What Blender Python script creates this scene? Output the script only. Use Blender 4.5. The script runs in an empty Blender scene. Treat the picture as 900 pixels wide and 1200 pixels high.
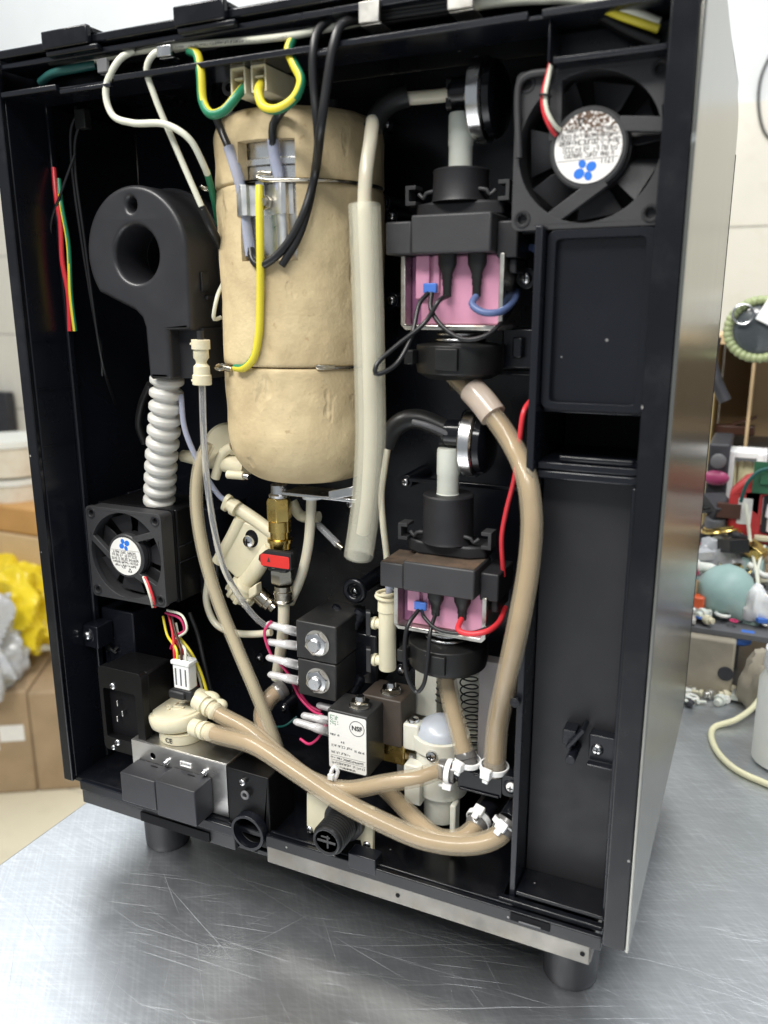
import bpy, bmesh, math, random
from mathutils import Vector, Matrix
from mathutils.geometry import tessellate_polygon
random.seed(7)
scene = bpy.context.scene
COL = scene.collection
MM = 0.001

# ------------------------------------------------------------------ camera
CAM = Vector((0.34957, -0.30764, 0.26632))
YAW, PITCH, ROLL, FPX = 0.43429, 0.24474, -0.00303, 958.0134
_f = Vector((-math.sin(YAW)*math.cos(PITCH), math.cos(YAW)*math.cos(PITCH), -math.sin(PITCH)))
_r0 = Vector((math.cos(YAW), math.sin(YAW), 0)); _u0 = _r0.cross(_f)
_r = _r0*math.cos(ROLL) + _u0*math.sin(ROLL); _u = -_r0*math.sin(ROLL) + _u0*math.cos(ROLL)
camd = bpy.data.cameras.new('camera'); cam = bpy.data.objects.new('camera', camd); COL.objects.link(cam)
cam.matrix_world = Matrix(((_r.x, _u.x, -_f.x, CAM.x), (_r.y, _u.y, -_f.y, CAM.y), (_r.z, _u.z, -_f.z, CAM.z), (0, 0, 0, 1)))
camd.sensor_fit = 'VERTICAL'; camd.sensor_height = 36; camd.sensor_width = 27
camd.lens = FPX/1200*36; camd.clip_start = 0.01; camd.clip_end = 60
camd.dof.use_dof = True; camd.dof.focus_distance = 0.43; camd.dof.aperture_fstop = 10.0
scene.camera = cam

# ------------------------------------------------------------------ light of the room
world = bpy.data.worlds.new("World"); scene.world = world; world.use_nodes = True
world.node_tree.nodes['Background'].inputs[0].default_value = (0.86, 0.93, 1.0, 1)
world.node_tree.nodes['Background'].inputs[1].default_value = 0.43
def area(name, loc, target, sx, sy, power, color):
    d = bpy.data.lights.new(name, 'AREA'); d.shape = 'RECTANGLE'; d.size = sx; d.size_y = sy
    d.energy = power; d.color = color
    o = bpy.data.objects.new(name, d); COL.objects.link(o); o.location = loc
    o.rotation_euler = (Vector(target)-Vector(loc)).to_track_quat('-Z', 'Y').to_euler()
    return o
area('ceiling_tube_light', (-0.55, -0.75, 1.55), (0.12, 0.0, 0.2), 1.3, 0.2, 36, (1.0, 0.97, 0.92))
area('ceiling_panel_light', (0.9, 0.2, 1.75), (0.5, 0.3, 0.0), 1.2, 0.5, 27, (0.95, 0.98, 1.0))
area('camera_side_fill_light', (0.25, -1.5, 1.75), (0.2, 0.0, 0.2), 1.4, 0.3, 33, (1.0, 0.98, 0.95))  # unseen fill lamp, added high behind the camera to brighten the machine's interior
area('room_ceiling_light', (-1.5, 1.0, 2.0), (-1.4, 1.3, 0.0), 2.0, 1.2, 23, (0.93, 0.97, 1.0))
vs = scene.view_settings
vs.view_transform = 'Standard'; vs.look = 'None'; vs.exposure = 0.0; vs.gamma = 1.0; vs.use_curve_mapping = False

# ------------------------------------------------------------------ placing (millimetres, machine axes: x along the opening, y into the machine, z up)
def ray(px, py): return _f + _r*((px-450)/FPX) - _u*((py-600)/FPX)
def A(px, py, d):                      # the point seen there, on the plane y = d
    v = ray(px, py); return (CAM + v*((d*MM-CAM.y)/v.y))/MM
def AX(px, py, x):
    v = ray(px, py); return (CAM + v*((x*MM-CAM.x)/v.x))/MM
def AZ(px, py, z):
    v = ray(px, py); return (CAM + v*((z*MM-CAM.z)/v.z))/MM
def AC(px, py, cx, cy, r):             # the point seen there, on an upright cylinder
    v = ray(px, py); o = CAM/MM
    ax, ay = o.x-cx, o.y-cy
    a = v.x*v.x+v.y*v.y; b = 2*(ax*v.x+ay*v.y); c = ax*ax+ay*ay-r*r
    disc = max(b*b-4*a*c, 0.0); t = (-b-math.sqrt(disc))/(2*a)
    return o+v*t
def path(pts): return [A(*p) if not isinstance(p, Vector) else p for p in pts]

def catmull(pts, step=2.0):
    pts = [Vector(p) for p in pts]
    if len(pts) == 2:
        n = max(2, int((pts[1]-pts[0]).length/step)+1)
        return [pts[0].lerp(pts[1], i/(n-1)) for i in range(n)], [i/(n-1) for i in range(n)]
    P = [pts[0]*2-pts[1]] + pts + [pts[-1]*2-pts[-2]]
    out, us = [], []
    for i in range(1, len(P)-2):
        p0, p1, p2, p3 = P[i-1:i+3]
        n = max(2, int((p2-p1).length/step))
        t1 = math.sqrt((p1-p0).length)+1e-6; t2 = t1+math.sqrt((p2-p1).length)+1e-6; t3 = t2+math.sqrt((p3-p2).length)+1e-6
        for k in range(n):
            t = t1+(t2-t1)*k/n
            a1 = p0*((t1-t)/t1)+p1*(t/t1); a2 = p1*((t2-t)/(t2-t1))+p2*((t-t1)/(t2-t1)); a3 = p2*((t3-t)/(t3-t2))+p3*((t-t2)/(t3-t2))
            b1 = a1*((t2-t)/t2)+a2*(t/t2); b2 = a2*((t3-t)/(t3-t1))+a3*((t-t1)/(t3-t1))
            out.append(b1*((t2-t)/(t2-t1))+b2*((t-t1)/(t2-t1))); us.append((i-1+k/n)/(len(pts)-1))
    out.append(pts[-1]); us.append(1.0)
    return out, us

X, Y, Z = Vector((1, 0, 0)), Vector((0, 1, 0)), Vector((0, 0, 1))
def perp(a):
    a = a.normalized(); u = a.cross(Z)
    if u.length < .1: u = a.cross(X)
    u.normalize(); return u, a.cross(u)

class MB:
    """collects shapes (in mm) for ONE mesh object"""
    def __init__(s): s.v, s.f, s.m = [], [], []
    def add(s, vs, fs, mi=0):
        o = len(s.v); s.v += [Vector(v) for v in vs]
        for f in fs:
            s.f.append([i+o for i in f]); s.m.append(mi)
        return s
    def box(s, x0, x1, y0, y1, z0, z1, mi=0):
        return s.add([(x0,y0,z0),(x1,y0,z0),(x1,y1,z0),(x0,y1,z0),(x0,y0,z1),(x1,y0,z1),(x1,y1,z1),(x0,y1,z1)],
                     [(0,3,2,1),(4,5,6,7),(0,1,5,4),(1,2,6,5),(2,3,7,6),(3,0,4,7)], mi)
    def obox(s, c, U, V, W, a, b, d, mi=0):
        c = Vector(c); vs = []
        for k in (-1, 1):
            for i, j in ((-1,-1),(1,-1),(1,1),(-1,1)): vs.append(c+U*a*i+V*b*j+W*d*k)
        return s.add(vs, [(0,3,2,1),(4,5,6,7),(0,1,5,4),(1,2,6,5),(2,3,7,6),(3,0,4,7)], mi)
    def pbox(s, xl, xr, yt, yb, d, depth, mi=0):
        xm, ym = (xl+xr)/2, (yt+yb)/2
        return s.box(A(xl,ym,d).x, A(xr,ym,d).x, d, d+depth, A(xm,yb,d).z, A(xm,yt,d).z, mi)
    def sweep(s, pts, radii, n=12, caps=True, mi=0, mifn=None):
        k = len(pts); T = [(pts[min(i+1,k-1)]-pts[max(i-1,0)]).normalized() for i in range(k)]
        u, w = perp(T[0]); vs, fs, ms = [], [], []
        for i in range(k):
            u = (u-T[i]*u.dot(T[i])); u.normalize(); w = T[i].cross(u)
            for j in range(n):
                a = 2*math.pi*j/n; vs.append(pts[i]+(u*math.cos(a)+w*math.sin(a))*radii[i])
        for i in range(k-1):
            for j in range(n):
                fs.append((i*n+j, i*n+(j+1)%n, (i+1)*n+(j+1)%n, (i+1)*n+j)); ms.append(mifn(i, j) if mifn else mi)
        if caps:
            fs.append(tuple(range(n-1,-1,-1))); ms.append(mi); fs.append(tuple(range((k-1)*n, k*n))); ms.append(mi)
        o = len(s.v); s.v += vs
        for f, m in zip(fs, ms): s.f.append([i+o for i in f]); s.m.append(m)
        return s
    def tube(s, pts, r, n=12, step=2.0, caps=True, mi=0, mifn=None, wob=0):
        p, us = catmull(path(pts), step)
        if wob:
            ph = random.random()*6
            p = [q+Vector((math.sin(i*.21+ph), math.cos(i*.17+ph*2), math.sin(i*.13+ph)))*wob for i, q in enumerate(p)]
        rr = [r(u) if callable(r) else r for u in us]
        return s.sweep(p, rr, n, caps, mi, mifn)
    def cyl(s, a, b, ra, rb=None, n=24, mi=0, caps=True):
        return s.sweep([Vector(a), Vector(b)], [ra, ra if rb is None else rb], n, caps, mi)
    def lathe(s, p0, axis, prof, n=28, mi=0, caps=True):
        axis = axis.normalized(); u, w = perp(axis); p0 = Vector(p0); k = len(prof); vs, fs = [], []
        for t, r in prof:
            for j in range(n):
                a = 2*math.pi*j/n; vs.append(p0+axis*t+(u*math.cos(a)+w*math.sin(a))*max(r, .01))
        for i in range(k-1):
            for j in range(n): fs.append((i*n+j, i*n+(j+1)%n, (i+1)*n+(j+1)%n, (i+1)*n+j))
        if caps: fs += [tuple(range(n-1,-1,-1)), tuple(range((k-1)*n, k*n))]
        return s.add(vs, fs, mi)
    def ring(s, c, axis, R, r, n=40, m=10, mi=0):
        u, w = perp(axis); c = Vector(c); vs, fs = [], []; ax = axis.normalized()
        for i in range(n):
            a = 2*math.pi*i/n; d = u*math.cos(a)+w*math.sin(a)
            for j in range(m):
                b = 2*math.pi*j/m; vs.append(c+d*(R+r*math.cos(b))+ax*r*math.sin(b))
        for i in range(n):
            for j in range(m): fs.append((i*m+j, ((i+1)%n)*m+j, ((i+1)%n)*m+(j+1)%m, i*m+(j+1)%m))
        return s.add(vs, fs, mi)
    def plate(s, outer, holes=(), o=(0,0,0), U=X, V=Z, d0=0.0, d1=1.0, N=Y, mi=0):
        """a flat outline (with holes) given thickness along N"""
        o = Vector(o); loops = [list(outer)]+[list(h) for h in holes]
        flat = [p for l in loops for p in l]
        tris = tessellate_polygon([[Vector((p[0], p[1], 0)) for p in l] for l in loops])
        n = len(flat); vs = [o+U*p[0]+V*p[1]+N*d0 for p in flat]+[o+U*p[0]+V*p[1]+N*d1 for p in flat]
        fs = []
        for t in tris:
            fs.append(tuple(t)); fs.append(tuple(i+n for i in reversed(t)))
        b = 0
        for l in loops:
            k = len(l)
            for i in range(k): fs.append((b+i, b+(i+1)%k, b+(i+1)%k+n, b+i+n))
            b += k
        return s.add(vs, fs, mi)
    def rplate(s, outer, holes=(), o=(0,0,0), U=X, V=Z, N=Y, d0=0.0, d1=1.0, r=1.0, k=5, mi=0):
        """like plate, but the near edges are rounded over by r"""
        o = Vector(o); loops = []
        for hi, l in enumerate([list(outer)]+[list(h) for h in holes]):
            area_ = sum(l[i][0]*l[(i+1) % len(l)][1]-l[(i+1) % len(l)][0]*l[i][1] for i in range(len(l)))
            sgn = (1 if area_ > 0 else -1)*(1 if hi == 0 else -1); nn = []
            for i in range(len(l)):
                a, b = Vector(l[i-1]), Vector(l[(i+1) % len(l)]); t = (b-a).normalized(); nn.append(Vector((-t.y, t.x))*sgn)
            loops.append((l, nn))
        rows = []
        for q in range(k+1):
            an = math.pi/2*q/k; off = r*(1-math.sin(an)); dd = d0+r*(1-math.cos(an)); rows.append((off, dd))
        rows.append((0, d1)); base = []; vs = []; fs = []
        for off, dd in rows:
            base.append(len(vs))
            for l, nn in loops:
                for p, n_ in zip(l, nn): vs.append(o+U*(p[0]+n_.x*off)+V*(p[1]+n_.y*off)+N*dd)
        b = 0
        for l, nn in loops:
            m = len(l)
            for q in range(len(rows)-1):
                for i in range(m): fs.append((base[q]+b+i, base[q]+b+(i+1) % m, base[q+1]+b+(i+1) % m, base[q+1]+b+i))
            b += m
        tris = tessellate_polygon([[Vector((p[0]+n_.x*r, p[1]+n_.y*r, 0)) for p, n_ in zip(l, nn)] for l, nn in loops])
        for t in tris: fs.append(tuple(t)); fs.append(tuple(i+base[-1] for i in reversed(t)))
        return s.add(vs, fs, mi)
    def sphere(s, c, r, n=16, m=10, sc=(1,1,1), mi=0):
        c = Vector(c); vs, fs = [], []
        for i in range(m+1):
            t = math.pi*i/m
            for j in range(n):
                a = 2*math.pi*j/n
                vs.append(c+Vector((r*sc[0]*math.sin(t)*math.cos(a), r*sc[1]*math.sin(t)*math.sin(a), r*sc[2]*math.cos(t))))
        for i in range(m):
            for j in range(n): fs.append((i*n+j, (i+1)*n+j, (i+1)*n+(j+1)%n, i*n+(j+1)%n))
        return s.add(vs, fs, mi)
    def hexa(s, c, axis, r, h, mi=0, r2=None):
        u, w = perp(axis); ax = axis.normalized(); c = Vector(c); vs = []
        for t, rr in ((0, r*.95), (h*.12, r), (h*.85, r), (h, r*.9)):
            for j in range(6):
                a = math.pi*j/3+.3; vs.append(c+ax*t+(u*math.cos(a)+w*math.sin(a))*rr)
        fs = []
        for i in range(3):
            for j in range(6): fs.append((i*6+j, i*6+(j+1)%6, (i+1)*6+(j+1)%6, (i+1)*6+j))
        fs += [tuple(range(5,-1,-1)), tuple(range(18, 24))]
        return s.add(vs, fs, mi)

def glyph(mb, q, U, V, w, h, t, d=.03):
    """one illegible printed character, made of a few strokes"""
    S7 = ((-1, 0, 0), (1, 0, 0), (0, 1, 1), (0, 0, 1), (0, -1, 1))
    for sx, sy, hz in random.sample(S7, random.choice((2, 3, 3, 4))):
        if hz: mb.obox(q+V*(h*.5*sy), U, V, Y, w*.5, t, d)
        else: mb.obox(q+U*(w*.5*sx), U, V, Y, t, h*.5*random.choice((1, 1, .6)), d)
def print_row(mb, o, U, V, x0, x1, h, t=None):
    """a row of small print, broken into words"""
    t = t or h*.09; x = x0; w = h*.5
    while x < x1-w:
        glyph(mb, o+U*(x+w/2), U, V, w, h, t); x += w*1.45
        if random.random() < .18: x += w*1.2
def circ(cx, cz, r, n=40, a0=0, a1=2*math.pi, rz=None):
    full = abs(a1-a0-2*math.pi) < 1e-6; m = n if full else n+1
    return [(cx+r*math.cos(a0+(a1-a0)*i/n), cz+(rz or r)*math.sin(a0+(a1-a0)*i/n)) for i in range(m)]
def rrect(x0, x1, z0, z1, r, n=5):
    out = []
    for cx, cz, a in ((x1-r, z1-r, 0), (x0+r, z1-r, 90), (x0+r, z0+r, 180), (x1-r, z0+r, 270)):
        for i in range(n+1):
            t = math.radians(a+90*i/n); out.append((cx+r*math.cos(t), cz+r*math.sin(t)))
    return out

def finish(name, mb, mats, parent=None, bevel=0.0, origin=None, sharp=38, seg=2):
    me = bpy.data.meshes.new(name)
    vs = mb.v
    if parent is not None: org = parent['_org'] if '_org' in parent else [0, 0, 0]; org = Vector(org)
    elif origin is not None: org = Vector(origin)
    else:
        org = Vector(((min(v.x for v in vs)+max(v.x for v in vs))/2, (min(v.y for v in vs)+max(v.y for v in vs))/2, min(v.z for v in vs)))
    me.from_pydata([((v-org)*MM)[:] for v in vs], [], mb.f)
    for m in (mats if isinstance(mats, (list, tuple)) else [mats]): me.materials.append(m)
    me.polygons.foreach_set('material_index', mb.m)
    bm = bmesh.new(); bm.from_mesh(me); bmesh.ops.recalc_face_normals(bm, faces=bm.faces); bm.to_mesh(me); bm.free()
    me.polygons.foreach_set('use_smooth', [True]*len(me.polygons))
    me.set_sharp_from_angle(angle=math.radians(sharp))
    me.update()
    o = bpy.data.objects.new(name, me); COL.objects.link(o)
    if parent is not None: o.parent = parent; ORG[o.name] = org
    else: o.location = org*MM
    o['_org'] = list(org)
    if bevel:
        b = o.modifiers.new('edge', 'BEVEL'); b.width = bevel*MM; b.segments = seg; b.limit_method = 'ANGLE'; b.angle_limit = math.radians(40)
    return o
ORG = {}
def tag(o, label=None, cat=None, group=None, kind=None):
    if label: o['label'] = label
    if cat: o['category'] = cat
    if group: o['group'] = group
    if kind: o['kind'] = kind
    return o
def thing(name, label, cat, org, group=None):
    o = bpy.data.objects.new(name, None); COL.objects.link(o); o.empty_display_size = .01
    o.location = Vector(org)*MM; o['_org'] = list(Vector(org))
    return tag(o, label, cat, group)
def solo(name, mb, mats, label, cat, group=None, bevel=0.0, sharp=38):
    return tag(finish(name, mb, mats, None, bevel, sharp=sharp), label, cat, group)
def clone(root, delta, label, group=None):
    def cp(o, parent):
        c = o.copy(); COL.objects.link(c)
        if parent is not None: c.parent = parent
        for ch in [x for x in KIDS.get(o.name, [])]: cp(ch, c)
        return c
    KIDS.clear()
    for o in list(COL.objects):
        if o.parent: KIDS.setdefault(o.parent.name, []).append(o)
    c = cp(root, None); c.location = root.location+Vector(delta)*MM
    c['label'] = label
    if group: c['group'] = group
    return c
KIDS = {}

def text(s, size, o, U, V, mat, parent, name='lettering', lift=0.12, align='CENTER', ext=0.05, bold=0.0):
    cu = bpy.data.curves.new('t', 'FONT'); cu.body = s; cu.size = size*MM; cu.align_x = align; cu.align_y = 'CENTER'; cu.resolution_u = 3
    cu.extrude = ext*MM; cu.offset = bold*MM
    t = bpy.data.objects.new('t', cu); COL.objects.link(t)
    dg = bpy.context.evaluated_depsgraph_get(); dg.update()
    me = bpy.data.meshes.new_from_object(t.evaluated_get(dg)); me.name = name
    bpy.data.objects.remove(t); bpy.data.curves.remove(cu)
    N = U.cross(V)
    org = Vector(parent['_org'])
    p = (Vector(o)-org+N*lift)*MM
    M = Matrix(((U.x, V.x, N.x, p.x), (U.y, V.y, N.y, p.y), (U.z, V.z, N.z, p.z), (0,0,0,1)))
    me.transform(M); me.materials.clear(); me.materials.append(mat)
    ob = bpy.data.objects.new(name, me); COL.objects.link(ob); ob.parent = parent; ob['_org'] = list(org)
    return ob

# ------------------------------------------------------------------ materials
def nmat(name):
    m = bpy.data.materials.new(name); m.use_nodes = True
    nt = m.node_tree; return m, nt, nt.nodes['Principled BSDF']
def mat(name, col, rough=.5, metal=0.0, spec=.5, var=.0, vscale=60, bump=0.0, bscale=400, rvar=.0, trans=0.0, ior=1.45, sss=0.0, sssr=2.0, coat=0.0, dirt=None, dirt_amt=.5, dirt_scale=30, alpha=1.0, specks=0.0):
    m, nt, b = nmat(name); N = nt.nodes; L = nt.links
    b.inputs['Base Color'].default_value = (*col, 1); b.inputs['Roughness'].default_value = rough
    b.inputs['Metallic'].default_value = metal; b.inputs['Specular IOR Level'].default_value = spec
    b.inputs['Transmission Weight'].default_value = trans; b.inputs['IOR'].default_value = ior
    b.inputs['Coat Weight'].default_value = coat; b.inputs['Coat Roughness'].default_value = .15
    b.inputs['Alpha'].default_value = alpha
    if sss:
        b.inputs['Subsurface Weight'].default_value = sss; b.inputs['Subsurface Radius'].default_value = (1, .7, .45); b.inputs['Subsurface Scale'].default_value = sssr*MM
    tc = N.new('ShaderNodeTexCoord')
    def noise(scale, detail=5, rg=.55):
        n = N.new('ShaderNodeTexNoise'); n.inputs['Scale'].default_value = scale; n.inputs['Detail'].default_value = detail; n.inputs['Roughness'].default_value = rg
        L.new(tc.outputs['Object'], n.inputs['Vector']); return n
    colout = None
    if var:
        n = noise(vscale); r = N.new('ShaderNodeMapRange'); r.inputs[1].default_value = .3; r.inputs[2].default_value = .7
        L.new(n.outputs['Fac'], r.inputs[0])
        mx = N.new('ShaderNodeMix'); mx.data_type = 'RGBA'
        mx.inputs['A'].default_value = (*[c*(1-var) for c in col], 1); mx.inputs['B'].default_value = (*[min(1, c*(1+var)) for c in col], 1)
        L.new(r.outputs[0], mx.inputs['Factor']); colout = mx.outputs['Result']
    if dirt:
        n = noise(dirt_scale, 8, .65); r = N.new('ShaderNodeMapRange'); r.inputs[1].default_value = .52; r.inputs[2].default_value = .72; r.inputs[4].default_value = dirt_amt
        L.new(n.outputs['Fac'], r.inputs[0])
        mx = N.new('ShaderNodeMix'); mx.data_type = 'RGBA'
        if colout: L.new(colout, mx.inputs['A'])
        else: mx.inputs['A'].default_value = (*col, 1)
        mx.inputs['B'].default_value = (*dirt, 1); L.new(r.outputs[0], mx.inputs['Factor']); colout = mx.outputs['Result']
    if specks:
        v = N.new('ShaderNodeTexVoronoi'); v.inputs['Scale'].default_value = 120; L.new(tc.outputs['Object'], v.inputs['Vector'])
        sp = N.new('ShaderNodeSeparateColor'); L.new(v.outputs['Color'], sp.inputs[0])
        th = N.new('ShaderNodeMath'); th.operation = 'MULTIPLY_ADD'; th.inputs[1].default_value = .5; th.inputs[2].default_value = -.40; L.new(sp.outputs[0], th.inputs[0])
        lt = N.new('ShaderNodeMath'); lt.operation = 'LESS_THAN'; L.new(v.outputs['Distance'], lt.inputs[0]); L.new(th.outputs[0], lt.inputs[1])
        sm = N.new('ShaderNodeMath'); sm.operation = 'MULTIPLY'; sm.inputs[1].default_value = specks; L.new(lt.outputs[0], sm.inputs[0])
        mx = N.new('ShaderNodeMix'); mx.data_type = 'RGBA'
        if colout: L.new(colout, mx.inputs['A'])
        else: mx.inputs['A'].default_value = (*col, 1)
        mx.inputs['B'].default_value = (.45,.44,.42,1); L.new(sm.outputs[0], mx.inputs['Factor']); colout = mx.outputs['Result']
    if colout: L.new(colout, b.inputs['Base Color'])
    if rvar:
        n = noise(vscale*1.7, 6); r = N.new('ShaderNodeMapRange'); r.inputs[1].default_value = .3; r.inputs[2].default_value = .7
        r.inputs[3].default_value = max(.02, rough-rvar); r.inputs[4].default_value = min(1, rough+rvar)
        L.new(n.outputs['Fac'], r.inputs[0]); L.new(r.outputs[0], b.inputs['Roughness'])
    if bump:
        n = noise(bscale, 3); bp = N.new('ShaderNodeBump'); bp.inputs['Strength'].default_value = 1; bp.inputs['Distance'].default_value = bump*MM
        L.new(n.outputs['Fac'], bp.inputs['Height']); L.new(bp.outputs[0], b.inputs['Normal'])
    return m
M = {}
M['matte'] = mat('matte_black_plastic', (.016,.016,.018), .48, bump=.05, bscale=1500, rvar=.06, var=.15)
M['gloss'] = mat('gloss_black_plastic', (.005,.0055,.0075), .17, spec=.45, rvar=.1, var=.2, vscale=25, dirt=(.04,.04,.04), dirt_amt=.25, dirt_scale=40, specks=.6)
M['wallblack'] = mat('satin_black_plastic', (.0065,.0075,.011), .25, spec=.5, rvar=.09, var=.2, vscale=12, specks=.4)
M['grey'] = mat('dark_grey_plastic', (.036,.036,.038), .48, bump=.06, bscale=1200, rvar=.06, var=.1)
M['lightgrey'] = mat('mid_grey_plastic', (.12,.12,.125), .45, var=.1)
M['rubber'] = mat('black_rubber', (.012,.012,.012), .42, spec=.4, rvar=.1, var=.2)
M['steel'] = mat('bright_steel', (.62,.62,.62), .22, 1, rvar=.1, vscale=90)
M['satin'] = mat('satin_steel', (.78,.78,.77), .42, 1, rvar=.08, vscale=90)
M['zinc'] = mat('zinc_plate', (.62,.6,.55), .38, 1, rvar=.12, vscale=70, dirt=(.25,.19,.12), dirt_amt=.6, dirt_scale=130)
M['brass'] = mat('brass', (.62,.45,.15), .25, 1, rvar=.1, vscale=120, var=.12)
M['nickel'] = mat('nickel', (.5,.46,.38), .2, 1, rvar=.08)
M['cream'] = mat('cream_plastic', (.66,.61,.44), .42, sss=.25, sssr=2, var=.06, vscale=90, dirt=(.45,.38,.22), dirt_amt=.35, dirt_scale=90)
M['offwhite'] = mat('off_white_plastic', (.68,.67,.58), .4, sss=.3, sssr=2, var=.05, dirt=(.5,.44,.3), dirt_amt=.3, dirt_scale=70)
M['palegrey'] = mat('pale_grey_plastic', (.62,.64,.57), .42, sss=.25, sssr=2, var=.05)
M['white'] = mat('white_plastic', (.8,.8,.78), .35, sss=.15, sssr=1, var=.04)
M['milky'] = mat('milky_silicone', (.76,.71,.56), .3, sss=.5, sssr=4, trans=.25, var=.06, coat=.2)
M['bluish'] = mat('bluish_clear_sleeve', (.55,.58,.72), .25, trans=.45, sss=.3, sssr=2)
M['clear'] = mat('clear_plastic', (.82,.82,.82), .14, trans=.8, ior=1.4, var=.05)
M['hose'] = mat('tan_translucent_hose', (.47,.355,.215), .2, trans=.4, sss=.15, sssr=3, coat=.35, var=.12, vscale=35, dirt=(.33,.2,.11), dirt_amt=.6, dirt_scale=25)
M['hosecore'] = mat('tan_hose_bore', (.275,.19,.095), .3, var=.2, vscale=30, dirt=(.24,.15,.08), dirt_amt=.6, dirt_scale=22)
M['hoseshell'] = mat('milky_hose_wall', (.66,.55,.38), .12, alpha=.3, coat=.2, var=.05)
M['palecore'] = mat('pale_hose_bore', (.38,.315,.19), .35, var=.12, vscale=30)
M['paleshell'] = mat('pale_hose_wall', (.66,.59,.43), .16, alpha=.34, coat=.2)
M['browncore'] = mat('brown_hose_bore', (.28,.17,.09), .5, var=.15, vscale=30)
M['milkshell'] = mat('milky_tube_wall', (.76,.74,.60), .16, alpha=.27, coat=.15, var=.04)
M['hosepale'] = mat('pale_translucent_hose', (.55,.48,.33), .22, trans=.35, sss=.2, sssr=3, coat=.3, var=.1, vscale=30)
M['hoseend'] = mat('hose_end_over_dark_barb', (.11,.105,.1), .22, coat=.5, var=.25, vscale=120)
M['pink'] = mat('pink_coil_plastic', (.60,.28,.40), .38, sss=.15, sssr=1, var=.06, vscale=60)
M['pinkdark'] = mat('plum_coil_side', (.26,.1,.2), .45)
M['blueclip'] = mat('blue_plastic', (.06,.17,.55), .4)
M['red'] = mat('red_paint', (.6,.03,.025), .35, var=.08)
M['w_black'] = mat('black_wire', (.012,.012,.013), .35, spec=.5)
M['w_white'] = mat('white_wire', (.68,.68,.56), .4, var=.05)
M['w_red'] = mat('red_wire', (.6,.035,.045), .38)
M['w_crimson'] = mat('crimson_wire', (.5,.03,.12), .38)
M['w_blue'] = mat('blue_wire', (.09,.13,.27), .4)
M['w_yellow'] = mat('yellow_wire', (.66,.56,.04), .38)
M['w_green'] = mat('green_wire', (.02,.2,.1), .38)
M['w_teal'] = mat('teal_wire', (.015,.09,.08), .4)
M['w_brown'] = mat('brown_wire', (.06,.025,.015), .4)
M['print'] = mat('black_print', (.03,.03,.03), .6)
M['faint'] = mat('grey_print', (.22,.21,.2), .6)
M['bluelogo'] = mat('blue_print', (.02,.16,.62), .5)
M['greenlogo'] = mat('green_print', (.18,.3,.2), .6)
M['deep'] = mat('deep_black_plastic', (.0045,.0045,.005), .36, spec=.22, rvar=.08, var=.2, specks=.15)
M['tank'] = mat('tank_steel', (.85,.85,.84), .3, 1, rvar=.08, vscale=120)
M['duct'] = mat('satin_charcoal_plastic', (.024,.024,.027), .36, bump=.04, bscale=1300, rvar=.07, var=.12)
M['button'] = mat('button_black_plastic', (.03,.03,.034), .4, bump=.04, bscale=1400, var=.12)
M['tub'] = mat('aged_white_tub', (.68,.63,.52), .45, var=.08, vscale=10, dirt=(.45,.33,.2), dirt_amt=.4, dirt_scale=12)
M['hosebrown'] = mat('brown_translucent_hose', (.40,.26,.14), .22, trans=.25, sss=.3, sssr=3, coat=.3, var=.15, vscale=30)
M['void'] = mat('black_recess', (.004,.004,.005), .6, spec=.2)
M['label'] = mat('paper_label', (.72,.71,.67), .5, var=.04, vscale=150)
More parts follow.
